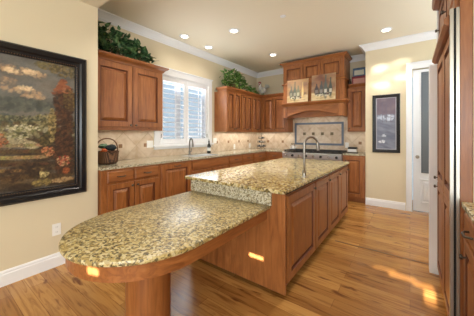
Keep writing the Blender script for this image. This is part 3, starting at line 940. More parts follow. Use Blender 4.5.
def rc(cx, cy, r_, a0, a1, n=5):
    return [(cx+r_*math.cos(a0+(a1-a0)*i/n), cy+r_*math.sin(a0+(a1-a0)*i/n)) for i in range(n+1)]
tx0, tx1, ty0, ty1 = -1.905, -0.772, 1.655, 4.09
poly = rc(tx0+0.03, ty0+0.03, 0.03, PI, 1.5*PI) + rc(tx1-0.03, ty0+0.03, 0.03, 1.5*PI, 2*PI) + rc(tx1-0.02, ty1-0.02, 0.02, 0, PI/2) + rc(tx0+0.02, ty1-0.02, 0.02, PI/2, PI)
rounded_slab(poly, IT, IT+0.03, 0.008).build('worktop', granite_m, ot)
# the lower peninsula table
TX0, TX1 = -1.828, -0.92
tz0, tz1 = 0.69, 0.72
tb = thing('peninsula_table', 'low rounded granite table joined to the near end of the island', 'table', (-1.374, 1.0, 0))
cxm, ry_, cyt = (TX0+TX1)/2, 0.47, 0.90
rxm = (TX1-TX0)/2
poly = [(cxm+rxm*math.cos(a), cyt+ry_*math.sin(a)) for a in np.linspace(PI, 2*PI, 33)] + [(TX1, IY0-0.02), (TX0, IY0-0.02)]
rounded_slab(poly, tz0, tz1, 0.012).build('tabletop', granite_t, tb, smooth=True)
def apron_ring(off, th):
    out = [(cxm+(rxm-off)*math.cos(a), cyt+(ry_-off)*math.sin(a)) for a in np.linspace(PI, 2*PI, 33)] 
    out = [(TX0+off, IY0-0.025)] + out + [(TX1-off, IY0-0.025)]
    inn = [(cxm+(rxm-off-th)*math.cos(a), cyt+(ry_-off-th)*math.sin(a)) for a in np.linspace(PI, 2*PI, 33)]
    inn = [(TX0+off+th, IY0-0.025)] + inn + [(TX1-off-th, IY0-0.025)]
    return out+inn[::-1]
MB().prism(apron_ring(0.03, 0.02), 0.605, tz0-0.001, 'Z').build('apron', wood_y, tb)
MB().lathe([(0.138, 0.001), (0.138, tz0-0.002)], (cxm, 0.90, 0), 40).build('pedestal', wood_v, tb, smooth=True)
sp_ = MB().box(TX0-0.015, TX1+0.012, IY0-0.04, IY0-0.019, tz1+0.0005, IT-0.0005).build('granite_splash', granite_g, ot, bevel=0.002)

# island faucet
def gooseneck(name, label, bx, by, z, hgt, reach, dirv, m, side):
    o = thing(name, label, 'faucet', (bx, by, z))
    d = Vector((dirv[0], dirv[1], 0)).normalized()
    MB().lathe([(0.028, 0), (0.028, 0.006), (0.019, 0.012), (0.019, 0.07), (0.013, 0.08)], (bx, by, z), 16).build('base', m, o, smooth=True)
    pts = [Vector((bx, by, z+0.06)), Vector((bx, by, z+hgt*0.5))]
    r_ = reach/2
    for i in range(11):
        a = PI - (PI*0.93)*i/10
        c0 = Vector((bx, by, z+hgt-r_)) + d*r_
        pts.append(c0 + d*(r_*math.cos(a)) + Vector((0, 0, r_*math.sin(a))))
    MB().tube(pts, 0.012, 12).build('spout', m, o, smooth=True)
    e = pts[-1]
    MB().tube([e+Vector((0, 0, 0.005)), e+d*0.004-Vector((0, 0, 0.05)), e+d*0.006-Vector((0, 0, 0.075))], [0.013, 0.017, 0.015], 12).build('spray_head', m, o, smooth=True)
    s_ = Vector(side).normalized()
    p0 = Vector((bx, by, z+0.05))
    MB().tube([p0, p0+s_*0.035, p0+s_*0.05+Vector((0, 0, 0.07))], [0.009, 0.008, 0.005], 8).build('lever', m, o, smooth=True)
gooseneck('island_faucet', 'tall satin nickel gooseneck faucet standing on the island granite', -0.862, 2.325, IT+0.0302, 0.405, 0.16, (0.6, 0.8), nickel, (0.3, -1, 0))
gooseneck('window_faucet', 'gooseneck kitchen faucet at the sink below the window', -3.285, 3.0, 0.9295, 0.30, 0.2, (1, -0.5), mat('dark_steel', lin(112, 110, 106), 0.3, 0.9), (0.1, 1, 0))

# ------------------------------------------------------------------ right side: tall cabinetry and panelled refrigerator
f = thing('panelled_refrigerator', 'built-in refrigerator with wooden door panels and stainless edges, at right', 'refrigerator', (0.5, 2.35, 0))
MB().box(0.235, 0.90, 1.885, 2.86, 0.06, 2.03).build('body', wood_v, f)
MB().box(0.27, 0.90, 1.90, 2.86, 0.001, 0.06).build('plinth', black, f)
for z0, z1, kz in ((0.08, 0.865, 0.83), (0.875, 1.94, 0.91)):
    d = panel_mb('X-', 0.223, 1.905, 2.355, z0, z1, t=0.02, fr=0.06).build('door', wood_v, f)
    d2 = panel_mb('X-', 0.223, 2.365, 2.855, z0, z1, t=0.02, fr=0.06).build('door', wood_v, f)
    knob('X-', 0.203, 2.80, kz, d2)
MB().box(0.2235, 0.234, 1.90, 2.86, 0.08, 1.94).build('door_core', wood_v, f)
MB().box(0.19, 0.206, 1.862, 1.898, 0.05, 2.04).build('door_edge', nickel, f)
MB().box(0.2065, 0.2165, 1.868, 1.898, 0.05, 2.04).build('gasket', gasket, f)
MB().box(0.217, 0.232, 1.862, 1.884, 0.02, 2.04).build('frame_edge', nickel, f)
c = thing('tall_end_panel', 'upright cherry wood end panel between the refrigerator and the cream wall', 'panel', (0.26, 1.87, 0))
MB().box(0.2335, 0.2855, 1.855, 1.882, 0.001, 2.5).build('panel', wood_v, c)
c = thing('wall_cabinet', 'high wall cabinet above the panelled refrigerator', 'cabinet', (0.5, 2.35, 2.04))
MB().box(0.235, 0.90, 1.886, 2.86, 2.035, 2.50).build('cabinet_body', wood_v, c)
d = door('X-', 0.234, 1.90, 2.372, 2.05, 2.43, c, None); knob('X-', 0.214, 2.3, 2.2, d)
d = door('X-', 0.234, 2.378, 2.855, 2.05, 2.43, c, None); knob('X-', 0.214, 2.83, 2.25, d)
MB().prism([(0.234, 1.955), (0.185, 1.955), (0.166, 1.975), (0.166, 2.0), (0.20, 2.03), (0.234, 2.034)], 1.90, 2.86, 'Y').build('light_rail', wood_y, c)
MB().prism([(0.234, 2.445), (0.21, 2.445), (0.175, 2.455), (0.165, 2.48), (0.165, 2.53), (0.234, 2.53)], 1.90, 2.86, 'Y').build('crown_moulding', wood_y, c)
# near right base cabinet and its worktop
c = thing('base_cabinet', 'base cabinet at the right photo edge below the granite corner', 'cabinet', (0.6, 1.4, 0))
MB().box(0.262, 0.99, 0.9, 1.84, 0.1, 0.885).box(0.33, 0.99, 0.9, 1.84, 0.001, 0.1).build('cabinet_body', wood_v, c)
d = drawer('X-', 0.262, 1.40, 1.82, 0.74, 0.87, c, 0.1)
door('X-', 0.262, 1.40, 1.82, 0.12, 0.72, c, (1.74, 0.64)); door('X-', 0.262, 0.93, 1.39, 0.12, 0.72, c, (1.35, 0.64))
drawer('X-', 0.262, 0.93, 1.39, 0.74, 0.87, c, 0.1)
tag(MB().box(0.236, 0.995, 0.88, 1.842, 0.887, 0.92).build('granite_worktop', granite_m, bevel=0.006), 'granite worktop corner at the right photo edge', 'worktop')

# ------------------------------------------------------------------ big landscape painting
p = thing('landscape_painting', 'large garden terrace painting in a wide black frame on the left wall', 'painting', (NX, 0.3, 1.39))
PY0, PY1, PZ0, PZ1 = -0.45, 1.085, 0.69, 2.098
FW = 0.105
# frame profile: (inward from the outer edge, depth)
FPf = [(0, 0.002), (0, 0.03), (0.015, 0.045), (0.05, 0.04), (0.065, 0.028), (0.085, 0.026), (0.095, 0.02), (FW, 0.018), (FW, 0.002)]
def picture_frame(face, pl, u0, u1, z0, z1, prof):
    vs = []; fs = []
    k = len(prof)
    for (u, z, su, sz) in ((u0, z0, 1, 1), (u1, z0, -1, 1), (u1, z1, -1, -1), (u0, z1, 1, -1)):
        for d, n in prof:
            vs.append(pt(face, pl, u+su*d, n, z+sz*d))
    for i in range(4):
        j = (i+1) % 4
        for a in range(k):
            b = (a+1) % k
            fs.append((i*k+a, j*k+a, j*k+b, i*k+b))
    return MB().add(vs, fs)
fo = picture_frame('X+', NX, PY0, PY1, PZ0, PZ1, FPf).build('frame', blackframe, p)
# beaded inner lip
bd = MB()
for z in (PZ0+0.09, PZ1-0.09):
    for y in np.arange(PY0+0.1, PY1-0.095, 0.018): bd.sphere((NX+0.026, y, z), 0.006, n=6, m=4)
for z in np.arange(PZ0+0.1, PZ1-0.095, 0.018):
    for y in (PY0+0.09, PY1-0.09): bd.sphere((NX+0.026, y, z), 0.006, n=6, m=4)
bd.build('beading', mat('dark_bronze_beading', lin(88, 66, 48), 0.4, 0.5), fo)
cw, ch = PY1-PY0-2*FW+0.004, PZ1-PZ0-2*FW+0.004
cv = Canvas(cw, ch, 0.0048, (96, 92, 84))
rnd = random.Random(11)
Y0c, Z0c = PY0+FW, PZ0+FW
def px2c(px, py):      # feature positions measured once on the wall plane
    a = math.atan(173/236); c_, s_ = math.cos(a), math.sin(a)
    q = (px-237)/236; u = -(py-134.5)/236
    tt = NX/(c_*q-s_)
    return tt*(s_*q+c_)-Y0c, EYE+tt*u-Z0c
def D(px, py, rx, ry, pal, n, sz, al=0.7):
    x, y = px2c(px, py); cv.cluster(rnd, x, y, rx, ry, pal, int(n*2.2), sz*0.62, al*0.85)
# sky
for _ in range(500):
    x, y = rnd.uniform(0, cw), rnd.uniform(ch*0.5, ch)
    cv.dab(x, y, 0.09, 0.045, rnd.choice([(110, 112, 108), (92, 92, 90), (126, 122, 112), (84, 80, 74), (118, 108, 96)]), 0.4, rnd.uniform(-0.3, 0.3))
SUNC = [(186, 150, 112), (206, 176, 136), (150, 126, 104), (136, 120, 104)]
for (a, b, rx, ry, n) in ((16, 70, 0.13, 0.035, 40), (36, 74, 0.08, 0.03, 26), (20, 90, 0.16, 0.028, 36), (4, 80, 0.1, 0.03, 18), (34, 96, 0.09, 0.02, 16), (58, 66, 0.05, 0.03, 10)):
    D(a, b, rx, ry, SUNC, n, 0.02, 0.45)
for (a, b, rx, n) in ((30, 72, 0.05, 26), (12, 70, 0.05, 20), (26, 88, 0.05, 16)):
    D(a, b, rx, 0.02, [(214, 186, 146), (226, 200, 160)], n, 0.016, 0.5)
for (a, b, rx) in ((-60, 60, 0.2), (-120, 85, 0.2), (-40, 90, 0.15)):
    D(a, b, rx, 0.05, SUNC, 50, 0.045, 0.4)
# far hills
D(14, 104, 0.30, 0.05, [(74, 80, 76), (88, 92, 84), (64, 68, 62), (104, 104, 92)], 140, 0.035, 0.6)
D(-60, 118, 0.45, 0.07, [(74, 80, 76), (88, 92, 84), (64, 68, 62)], 140, 0.05, 0.6)
# mid terrace foliage
x0_, y0_ = px2c(0, 150)
for _ in range(420):
    x = rnd.uniform(0, cw); y = rnd.uniform(ch*0.38, ch*0.52)
    cv.dab(x, y, 0.03, 0.018, rnd.choice([(72, 74, 44), (104, 100, 62), (52, 48, 30), (140, 132, 96), (164, 158, 128), (88, 70, 44)]), 0.7, rnd.uniform(0, PI))
for _ in range(520):
    x = rnd.uniform(0, cw); y = rnd.uniform(0, ch*0.40)
    cv.dab(x, y, 0.06, 0.02, rnd.choice([(58, 42, 26), (74, 56, 34), (42, 30, 20), (92, 72, 44), (50, 36, 22)]), 0.6, rnd.uniform(-0.2, 0.2))
# sloping garden path and steps
for i in range(90):
    s_ = i/89
    x, y = px2c(-10+42*s_, 133+12*s_)
    cv.dab(x, y, 0.05, 0.03, rnd.choice([(150, 138, 108), (128, 116, 88), (168, 156, 124)]), 0.6, -0.2)
for (yy, c1) in ((146, (142, 122, 84)), (152, (86, 64, 38)), (158, (150, 124, 80)), (165, (80, 58, 34)), (171, (132, 104, 64)), (178, (66, 48, 28))):
    for px in np.linspace(-90, 44, 70):
        x, y = px2c(px, yy+(px+10)*-0.03)
        cv.dab(x, y, 0.035, 0.014, tuple(int(v*rnd.uniform(0.85, 1.12)) for v in c1), 0.75, 0.0)
D(10, 136, 0.14, 0.03, [(196, 188, 158), (154, 144, 100), (110, 110, 66), (60, 60, 36)], 70, 0.014, 0.8)
D(24, 128, 0.12, 0.03, [(178, 170, 130), (124, 120, 78), (80, 80, 46), (210, 200, 170)], 70, 0.014, 0.8)
D(44, 120, 0.07, 0.06, [(126, 116, 76), (86, 80, 46), (56, 52, 30), (160, 148, 108)], 80, 0.014, 0.8)
# pillar with climbing plants and an orange tiled roof
for py in np.linspace(92, 172, 90):
    D(64, py, 0.085, 0.015, [(54, 34, 22), (74, 46, 28), (40, 26, 18), (92, 58, 36)], 8, 0.02, 0.7)
D(46, 140, 0.05, 0.05, [(60, 54, 30), (110, 96, 58), (84, 70, 40), (40, 30, 20)], 90, 0.016, 0.8)
D(30, 170, 0.16, 0.06, [(50, 36, 24), (36, 26, 18), (64, 46, 30)], 90, 0.02, 0.7)
D(20, 118, 0.2, 0.025, [(60, 66, 50), (90, 92, 66), (130, 124, 90), (48, 48, 34)], 130, 0.012, 0.8)
D(52, 125, 0.03, 0.16, [(140, 120, 72), (88, 80, 42), (168, 146, 96), (60, 50, 28)], 90, 0.014, 0.8)
for i in range(60):
    s_ = rnd.random(); py = 80+s_*13
    x, y = px2c(63+rnd.uniform(-1, 1)*(1+9*s_), py)
    cv.dab(x, y, 0.02, 0.012, rnd.choice([(136, 80, 50), (116, 64, 40), (156, 98, 64)]), 0.85)
D(68, 72, 0.16, 0.06, [(96, 84, 48), (70, 62, 36), (130, 110, 66), (54, 46, 28)], 120, 0.016, 0.6)
D(48, 66, 0.10, 0.035, [(126, 112, 66), (96, 84, 48), (84, 74, 44)], 60, 0.014, 0.6)
D(70, 100, 0.06, 0.12, [(112, 92, 50), (80, 62, 34), (60, 40, 24)], 80, 0.016, 0.7)
# flowers
D(0, 140, 0.05, 0.06, [(150, 80, 52), (176, 110, 70), (80, 78, 40), (60, 54, 30)], 40, 0.012, 0.85)
D(48, 151, 0.055, 0.045, [(170, 100, 66), (196, 140, 96), (120, 62, 40), (84, 66, 36), (70, 60, 34)], 70, 0.012, 0.85)
D(64, 160, 0.06, 0.05, [(140, 38, 36), (170, 62, 46), (190, 150, 110), (76, 68, 36), (60, 50, 30)], 90, 0.012, 0.85)
D(66, 170, 0.025, 0.03, [(150, 84, 46), (120, 62, 34)], 24, 0.014, 0.85)
D(62, 179, 0.10, 0.018, [(164, 136, 96), (140, 110, 72)], 40, 0.016, 0.8)
D(44, 174, 0.04, 0.03, [(196, 180, 126), (150, 132, 84), (100, 90, 52)], 34, 0.012, 0.85)
D(42, 182, 0.08, 0.03, [(150, 130, 74), (110, 96, 52), (84, 66, 36)], 50, 0.014, 0.8)
D(14, 178, 0.10, 0.03, [(70, 48, 28), (92, 70, 40), (48, 34, 22)], 50, 0.018, 0.7)
for _ in range(16000):
    x, y = rnd.uniform(0, cw), rnd.uniform(0, ch)
    j, i = min(cv.ny-1, int(y/cv.res)), min(cv.nx-1, int(x/cv.res))
    k = rnd.choice((0.5, 0.65, 0.8, 1.2, 1.4)) if y < ch*0.55 else rnd.choice((0.9, 1.08))
    c0 = cv.a[j, i]*k
    rr_ = rnd.uniform(0.004, 0.012)
    X0, X1, Y0_, Y1_ = max(0, i-1), min(cv.nx, i+1), max(0, j-1), min(cv.ny, j+1)
    cv.a[Y0_:Y1_, X0:X1] = cv.a[Y0_:Y1_, X0:X1]*0.45 + c0*0.55
cv.a = np.clip(cv.a*1.05, 0, 1)
cv.mesh('painted_canvas', lambda u, v: (NX+0.012, Y0c-0.002+u, Z0c-0.002+v), paint_m, p)

# framed print on the picture wall
p = thing('framed_print', 'tall narrow black-framed print under glass beside the white door', 'picture', (-0.34, PY, 1.5))
picture_frame('Y-', PY, -0.553, -0.136, 0.98, 2.012, [(0, 0.001), (0, 0.022), (0.01, 0.028), (0.045, 0.02), (0.055, 0.014), (0.055, 0.001)]).build('frame', blackframe, p)
cv = Canvas(0.417-0.106, 1.032-0.106, 0.006, (120, 124, 142))
rnd = random.Random(4)
wd, hg = cv.w, cv.h
for _ in range(200): cv.dab(rnd.uniform(0, wd), rnd.uniform(hg*0.7, hg), 0.05, 0.04, rnd.choice([(108, 96, 112), (92, 84, 100), (124, 110, 120)]), 0.4)
for _ in range(160): cv.dab(rnd.uniform(0, wd), rnd.uniform(0, hg*0.6), 0.06, 0.02, rnd.choice([(116, 122, 140), (136, 142, 158), (98, 104, 124)]), 0.4, -0.3)
cv.cluster(rnd, wd*0.5, hg*0.62, wd*0.42, hg*0.06, [(214, 224, 236), (188, 200, 220), (150, 160, 180)], 60, 0.018, 0.7)
for xx in (0.3, 0.5, 0.72): cv.rect(wd*xx, wd*xx+0.012, hg*0.52, hg*0.9, (104, 98, 116), 0.7)
cv.cluster(rnd, wd*0.32, hg*0.15, wd*0.18, hg*0.02, [(226, 230, 236), (200, 204, 214)], 24, 0.012, 0.8)
cv.cluster(rnd, wd*0.4, hg*0.27, wd*0.12, hg*0.015, [(206, 212, 224)], 14, 0.010, 0.7)
for (a, b, c_, d_) in ((0, 0.018, 0, hg), (wd-0.018, wd, 0, hg), (0, wd, 0, 0.018), (0, wd, hg-0.018, hg)): cv.rect(a, b, c_, d_, (172, 172, 184), 0.9)
cv.mesh('print', lambda u, v: (-0.553+0.053+u, PY-0.008, 0.98+0.053+v), paint_m, p)

# ------------------------------------------------------------------ small things
def leafmesh(rnd, pts, size, droop=0.4):
    mb = MB()
    for (c, d) in pts:
        d = Vector(d).normalized()
        s_ = size*rnd.uniform(0.6, 1.25)
        up = Vector((rnd.uniform(-0.5, 0.5), rnd.uniform(-0.5, 0.5), 1)).normalized()
        sd_ = d.cross(up).normalized(); up = sd_.cross(d)
        c = Vector(c)
        w_ = s_*0.32
        P = [c, c+d*s_*0.3+sd_*w_+up*0.1*s_, c+d*s_*0.3+up*0.02*s_, c+d*s_*0.3-sd_*w_+up*0.1*s_,
             c+d*s_*0.68+sd_*w_*0.75-up*0.0*s_, c+d*s_*0.68-up*0.08*s_, c+d*s_*0.68-sd_*w_*0.75, c+d*s_-up*droop*s_*0.5]
        mb.add(P, [(0, 1, 2), (0, 2, 3), (1, 4, 5, 2), (2, 5, 6, 3), (4, 7, 5), (5, 7, 6)])
    return mb
def clampf(q, x0, x1, z0):
    return (min(max(q[0], x0), x1), q[1], max(q[2], z0))
rnd = random.Random(21)
pl_ = thing('leafy_greenery', 'dark green leafy plant arrangement on top of the cabinet left of the window', 'plant', (-3.2, 1.7, 2.311))
base = MB().box(LX+0.02, -3.03, 1.3, 2.0, 2.311, 2.33)
base = MB()
pts = []
for _ in range(420):
    y = rnd.uniform(1.24, 2.06)
    hmax = 0.41 - 0.33*max(0, (y-1.62)/0.45) - 0.03*max(0, (1.5-y)/0.3)
    z = 2.33 + rnd.random()**0.7*hmax*0.85
    x = rnd.uniform(-3.30, -3.05)
    pts.append(((x, y, z), (rnd.uniform(-0.3, 0.8), rnd.uniform(-0.7, 0.9), rnd.uniform(-0.35, 0.9))))
lm = leafmesh(rnd, pts, 0.10)
lm.v = [clampf(v, LX+0.01, -2.9, 2.314) for v in lm.v]
lm.v = [(x, max(y, 1.216), z) for x, y, z in lm.v]
lm.build('foliage', leaf_m, pl_, recalc=False)
st = MB()
for (y, dy, h_) in ((1.45, -0.10, 0.42), (1.62, 0.02, 0.44), (1.56, -0.08, 0.36), (1.95, 0.30, 0.13), (1.9, 0.2, 0.16)):
    st.tube([(-3.18, y, 2.313), (-3.17, y+dy*0.4, 2.32+h_*0.6), (-3.15, y+dy, 2.32+h_)], [0.004, 0.003, 0.0015], 6)
for k in range(14):
    y = rnd.uniform(1.3, 1.95)
    st.tube([(-3.2, 1.6+(y-1.6)*0.3, 2.313), (-3.18, y, 2.40), (-3.12, y+rnd.uniform(-0.1, 0.1), 2.45)], 0.003, 5)
st.build('stems', stem_m, pl_)
pl_ = thing('trailing_ivy', 'bright green ivy plant on top of the cabinets right of the window', 'plant', (-3.2, 4.3, 2.291))
pts = []
for _ in range(230):
    a = rnd.uniform(0, 2*PI); q = math.sqrt(rnd.random())
    y = 4.22+0.36*q*math.cos(a); z = 2.50+0.21*q*math.sin(a)
    pts.append(((rnd.uniform(-3.30, -3.05), y, z), (rnd.uniform(-0.2, 0.9), rnd.uniform(-0.7, 0.7), rnd.uniform(-0.5, 0.8))))
for _ in range(70):
    y = rnd.uniform(4.3, 5.05); 
    pts.append(((rnd.uniform(-3.12, -3.0), y, 2.31+rnd.random()*0.16*max(0.15, (5.1-y)/0.8)), (rnd.uniform(0.1, 0.8), rnd.uniform(-0.5, 0.9), rnd.uniform(-0.3, 0.6))))
lm = leafmesh(rnd, pts, 0.105)
lm.v = [clampf(v, LX+0.01, -2.93, 2.294) for v in lm.v]
lm.build('foliage', leaf2_m, pl_, recalc=False)
st = MB()
for k in range(12):
    y = 4.2+rnd.uniform(-0.3, 0.7)
    st.tube([(-3.18, 4.2+rnd.uniform(-0.08, 0.08), 2.292), (-3.14, (4.2+y)/2, 2.45), (-3.1, y, 2.36)], 0.003, 5)
st.build('stems', stem_m, pl_)
MB().lathe([(0.07, 0.001), (0.10, 0.09), (0.105, 0.11), (0.09, 0.11)], (-3.18, 4.2, 2.291), 18).build('pot', mat('brown_pot', lin(96, 60, 40), 0.6), pl_, smooth=True)

# rooster
ro = thing('rooster_figurine', 'white rooster figurine with red comb on the corner cabinets', 'figurine', (-3.07, 5.33, 2.291))
rx_, ry_r, rz_ = -3.07, 5.33, 2.291
RS = len(bpy.data.objects)
wh = mat('white_glazed_ceramic', lin(236, 234, 228), 0.35); red = mat('red_comb', lin(150, 34, 30), 0.4); gry = mat('grey_tail', lin(176, 178, 172), 0.4)
b = MB().sphere((rx_, ry_r, rz_+0.13), 0.085, 0.055, 0.07); b.tube([(rx_-0.05, ry_r, rz_+0.15), (rx_-0.075, ry_r, rz_+0.21), (rx_-0.085, ry_r, rz_+0.27)], [0.055, 0.036, 0.026], 12)
b.sphere((rx_-0.088, ry_r, rz_+0.28), 0.032)
b.build('body', wh, ro, smooth=True)
cb_ = MB()
for i, (dx, dz) in enumerate(((-0.025, 0.0), (-0.005, 0.012), (0.015, 0.006), (0.03, -0.008))): cb_.sphere((rx_-0.088+dx, ry_r, rz_+0.315+dz), 0.015, 0.008, 0.022, 8, 6)
cb_.sphere((rx_-0.115, ry_r, rz_+0.245), 0.014, 0.01, 0.026, 8, 6)
cb_.sphere((rx_-0.08, ry_r-0.026, rz_+0.275), 0.02, 0.008, 0.02, 8, 6)
cb_.build('comb', red, ro, smooth=True)
MB().tube([(rx_-0.115, ry_r, rz_+0.28), (rx_-0.145, ry_r, rz_+0.27)], [0.01, 0.002], 8).build('beak', mat('yellow_beak', lin(200, 150, 60), 0.5), ro)
tl = MB()
for k in range(6):
    a = 0.35+k*0.2
    tl.tube([(rx_+0.05, ry_r, rz_+0.15), (rx_+0.05+0.08*math.cos(a), ry_r+0.008*(k-3), rz_+0.15+0.11*math.sin(a)), (rx_+0.06+0.13*math.cos(a-0.2), ry_r+0.01*(k-3), rz_+0.13+0.12*math.sin(a))], [0.022, 0.02, 0.006], 8)
tl.build('tail', gry, ro, smooth=True)
MB().sphere((rx_+0.01, ry_r-0.045, rz_+0.135), 0.055, 0.018, 0.038).build('wing', gry, ro, smooth=True)
MB().box(rx_-0.045, rx_+0.045, ry_r-0.035, ry_r+0.035, rz_+0.0005, rz_+0.02).tube([(rx_-0.02, ry_r, rz_+0.02), (rx_-0.02, ry_r, rz_+0.08)], 0.01, 8).tube([(rx_+0.02, ry_r, rz_+0.02), (rx_+0.02, ry_r, rz_+0.08)], 0.01, 8).build('stand', leaf_m, ro)

ro.scale = (1.12, 1.12, 1.12)
ro.location = (-3.07, 5.32, 2.292)
# boxes on the right wall cabinet
def deco(x0, x1, z0, z1, c1, c2, label):
    o = thing('decorative_tin', label, 'tin box', ((x0+x1)/2, 5.33, z0))
    MB().box(x0, x1, 5.27, 5.40, z0, z1-0.02).build('tin_body', mat('tin_colour', c1, 0.4), o, bevel=0.004)
    MB().box(x0-0.003, x1+0.003, 5.267, 5.403, z1-0.019, z1).build('lid', mat('tin_lid', tuple(v*0.8 for v in c1[:3])+(1,), 0.4), o, bevel=0.003)
    MB().box(x0+0.025, x1-0.025, 5.2675, 5.269, z0+0.02, z1-0.045).build('label_panel', mat('tin_label', c2, 0.5), o)
    return o
deco(-0.955, -0.70, 2.307, 2.475, lin(150, 52, 66), lin(200, 150, 140), 'maroon decorative tin on the right wall cabinet, lower of the stack')
deco(-0.935, -0.712, 2.476, 2.64, lin(72, 104, 138), lin(200, 202, 190), 'blue decorative tin standing on the maroon tin')
vz = thing('small_dark_vase', 'small dark vase on the right wall cabinet beside the hood', 'vase', (-0.985, 5.3, 2.306))
MB().lathe([(0.022, 0.0005), (0.03, 0.03), (0.028, 0.07), (0.012, 0.1), (0.016, 0.12)], (-0.985, 5.24, 2.306), 14).build('vase_body', mat('dark_bronze', lin(52, 34, 30), 0.4), vz, smooth=True)

# wicker basket with contents
bk = thing('wicker_basket', 'dark wicker basket with a hoop handle on the worktop at left', 'basket', (-3.1, 1.44, 0.93))
m = MB()
prof = [(0.10, 0.0005), (0.125, 0.02), (0.135, 0.14), (0.142, 0.16), (0.132, 0.16), (0.118, 0.03), (0.01, 0.02)]
m.lathe(prof, (-3.1, 1.44, 0.93), 26)
m.build('basket_body', wicker, bk, smooth=True)
MB().tube([(-3.1, 1.44+0.135*math.cos(a), 0.93+0.13+0.19*math.sin(a)**0.6 if math.sin(a) > 0 else 1.06) for a in np.linspace(0.0001, PI-0.0001, 17)], 0.008, 8).build('handle', wicker, bk, smooth=True)
rnd = random.Random(5)
for i, (dx, dy, c_, lb) in enumerate(((0.06, -0.065, (190, 92, 44), 'orange bundle in the wicker basket'), (0.035, 0.035, (40, 50, 54), 'dark folded cloth in the wicker basket'), (-0.055, -0.02, (84, 112, 86), 'green cloth bundle in the wicker basket'))):
    o = MB().sphere((-3.1+dx, 1.44+dy, 1.10+0.035*(i == 1)+0.05*(i == 2)), (0.032, 0.05, 0.05)[i], (0.032, 0.065, 0.055)[i], (0.026, 0.038, 0.03)[i]).build('cloth_bundle', mat('cloth', lin(*c_), 0.8), None, smooth=True)
    for v in o.data.vertices:
        v.co += Vector((rnd.uniform(-1, 1), rnd.uniform(-1, 1), rnd.uniform(-1, 1)))*0.007
    tag(o, lb, 'cloth')

# bottle by the sink
bo = thing('dark_bottle', 'dark glass bottle with white label on the worktop right of the sink', 'bottle', (-3.25, 3.42, 0.93))
bx, by = -3.2, 3.43
MB().lathe([(0.033, 0.0005), (0.036, 0.01), (0.036, 0.14), (0.03, 0.165), (0.013, 0.19), (0.012, 0.22)], (bx, by, 0.9292), 18).build('bottle_glass', mat('dark_green_glass', lin(24, 26, 24), 0.12), bo, smooth=True)
MB().lathe([(0.0125, 0.22), (0.014, 0.225), (0.014, 0.245), (0.006, 0.25), (0.005, 0.275)], (bx, by, 0.9292), 12).build('pump_cap', black, bo, smooth=True)
MB().lathe([(0.0365, 0.05), (0.0365, 0.115)], (bx, by, 0.9292), 18).build('label', mat('white_label', lin(225, 225, 220), 0.6), bo, smooth=True)

# tiered wire rack in the corner
rk = thing('wire_tier_rack', 'three-tier dark wire rack on the worktop in the back corner', 'rack', (-3.1, 5.33, 0.93))
cx_, cy_ = -3.1, 5.30
m = MB()
m.tube([(cx_, cy_, 0.93), (cx_, cy_, 1.28), (cx_+0.02, cy_, 1.31), (cx_, cy_, 1.33), (cx_-0.02, cy_, 1.31), (cx_, cy_, 1.285)], 0.005, 8)
for a in (0.3, 2.4, 4.5): m.tube([(cx_, cy_, 0.99), (cx_+0.11*math.cos(a), cy_+0.11*math.sin(a), 0.934)], 0.005, 6)
m.build('post', black, rk, smooth=True)
for z, r_ in ((0.99, 0.12), (1.10, 0.10), (1.20, 0.08)):
    q = MB()
    for rr, dz in ((r_, 0.035), (r_, 0), (r_*0.6, -0.004)):
        q.tube([(cx_+rr*math.cos(a), cy_+rr*math.sin(a), z+dz) for a in np.linspace(0, 2*PI, 21)], 0.004, 6)
    for a in np.linspace(0, 2*PI, 9)[:-1]:
        q.tube([(cx_, cy_, z-0.004), (cx_+r_*math.cos(a), cy_+r_*math.sin(a), z), (cx_+r_*math.cos(a), cy_+r_*math.sin(a), z+0.035)], 0.003, 5)
    q.build('tier_basket', black, rk, smooth=True)
rnd = random.Random(9)
pm = mat('pale_ceramic', lin(206, 202, 196), 0.4); dm = mat('slate_ceramic', lin(84, 92, 104), 0.4)
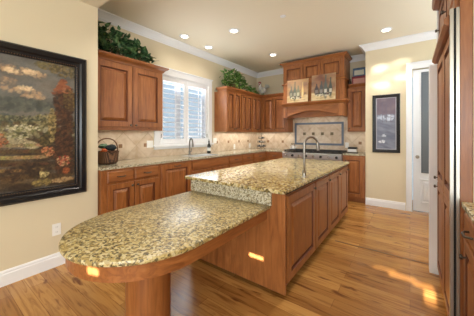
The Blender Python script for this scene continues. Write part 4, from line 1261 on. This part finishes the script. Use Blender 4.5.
for i, (z, r_, sp_l) in enumerate(((0.99, 0.065, 'bottom'), (1.10, 0.05, 'middle'), (1.20, 0.035, 'top'))):
    for j in range(3):
        a = j*2.1+i
        cx2, cy2 = cx_+r_*math.cos(a), cy_+r_*math.sin(a)
        o = MB().lathe([(0.015, 0), (0.026, 0.008), (0.030, 0.035), (0.027, 0.035), (0.022, 0.01), (0.004, 0.006)], (cx2, cy2, z+0.004), 12).build('small_cup', pm if (i+j) % 2 else dm, None, smooth=True)
        tag(o, 'small cup resting on the %s tier of the wire rack' % sp_l, 'cup', 'small cups on the %s tier' % sp_l)

# kettle on the range
kt = thing('kettle', 'small steel kettle on the left back of the range', 'kettle', (-2.2, 5.3, 0.96))
MB().lathe([(0.055, 0.0005), (0.065, 0.02), (0.05, 0.07), (0.02, 0.09)], (-2.2, 5.2, 0.9602), 18).build('kettle_body', steel, kt, smooth=True)
MB().tube([(-2.25, 5.2, 1.03), (-2.235, 5.2, 1.09), (-2.165, 5.2, 1.09), (-2.15, 5.2, 1.03)], 0.006, 8).build('handle', black, kt, smooth=True)
MB().tube([(-2.15, 5.2, 0.99), (-2.11, 5.2, 1.02), (-2.10, 5.2, 1.04)], [0.012, 0.008, 0.006], 8).build('spout', steel, kt, smooth=True)
MB().lathe([(0.022, 0.088), (0.008, 0.1), (0.008, 0.11)], (-2.2, 5.2, 0.9602), 12).build('lid_knob', black, kt, smooth=True)

# toaster
to = thing('toaster', 'chrome and black toaster on the worktop right of the range', 'toaster', (-1.0, 5.3, 0.93))
x0, x1, y0, y1, z = -1.03, -0.86, 5.22, 5.36, 0.9292
MB().box(x0, x1, y0, y1, z+0.012, z+0.075).build('toaster_body', steel, to, bevel=0.012)
MB().box(x0+0.004, x1-0.004, y0+0.004, y1-0.004, z+0.0756, z+0.115).build('top', black, to, bevel=0.01)
MB().box(x0-0.004, x1+0.004, y0-0.004, y1+0.004, z+0.0005, z+0.012).build('base', black, to)
MB().box(x0+0.03, x1-0.03, y0+0.035, y0+0.05, z+0.113, z+0.1165).box(x0+0.03, x1-0.03, y1-0.05, y1-0.035, z+0.113, z+0.1165).build('slots', gasket, to)

# tidy: drop the helper property
for o in bpy.data.objects:
    if '_w' in o.keys():
        del o['_w']
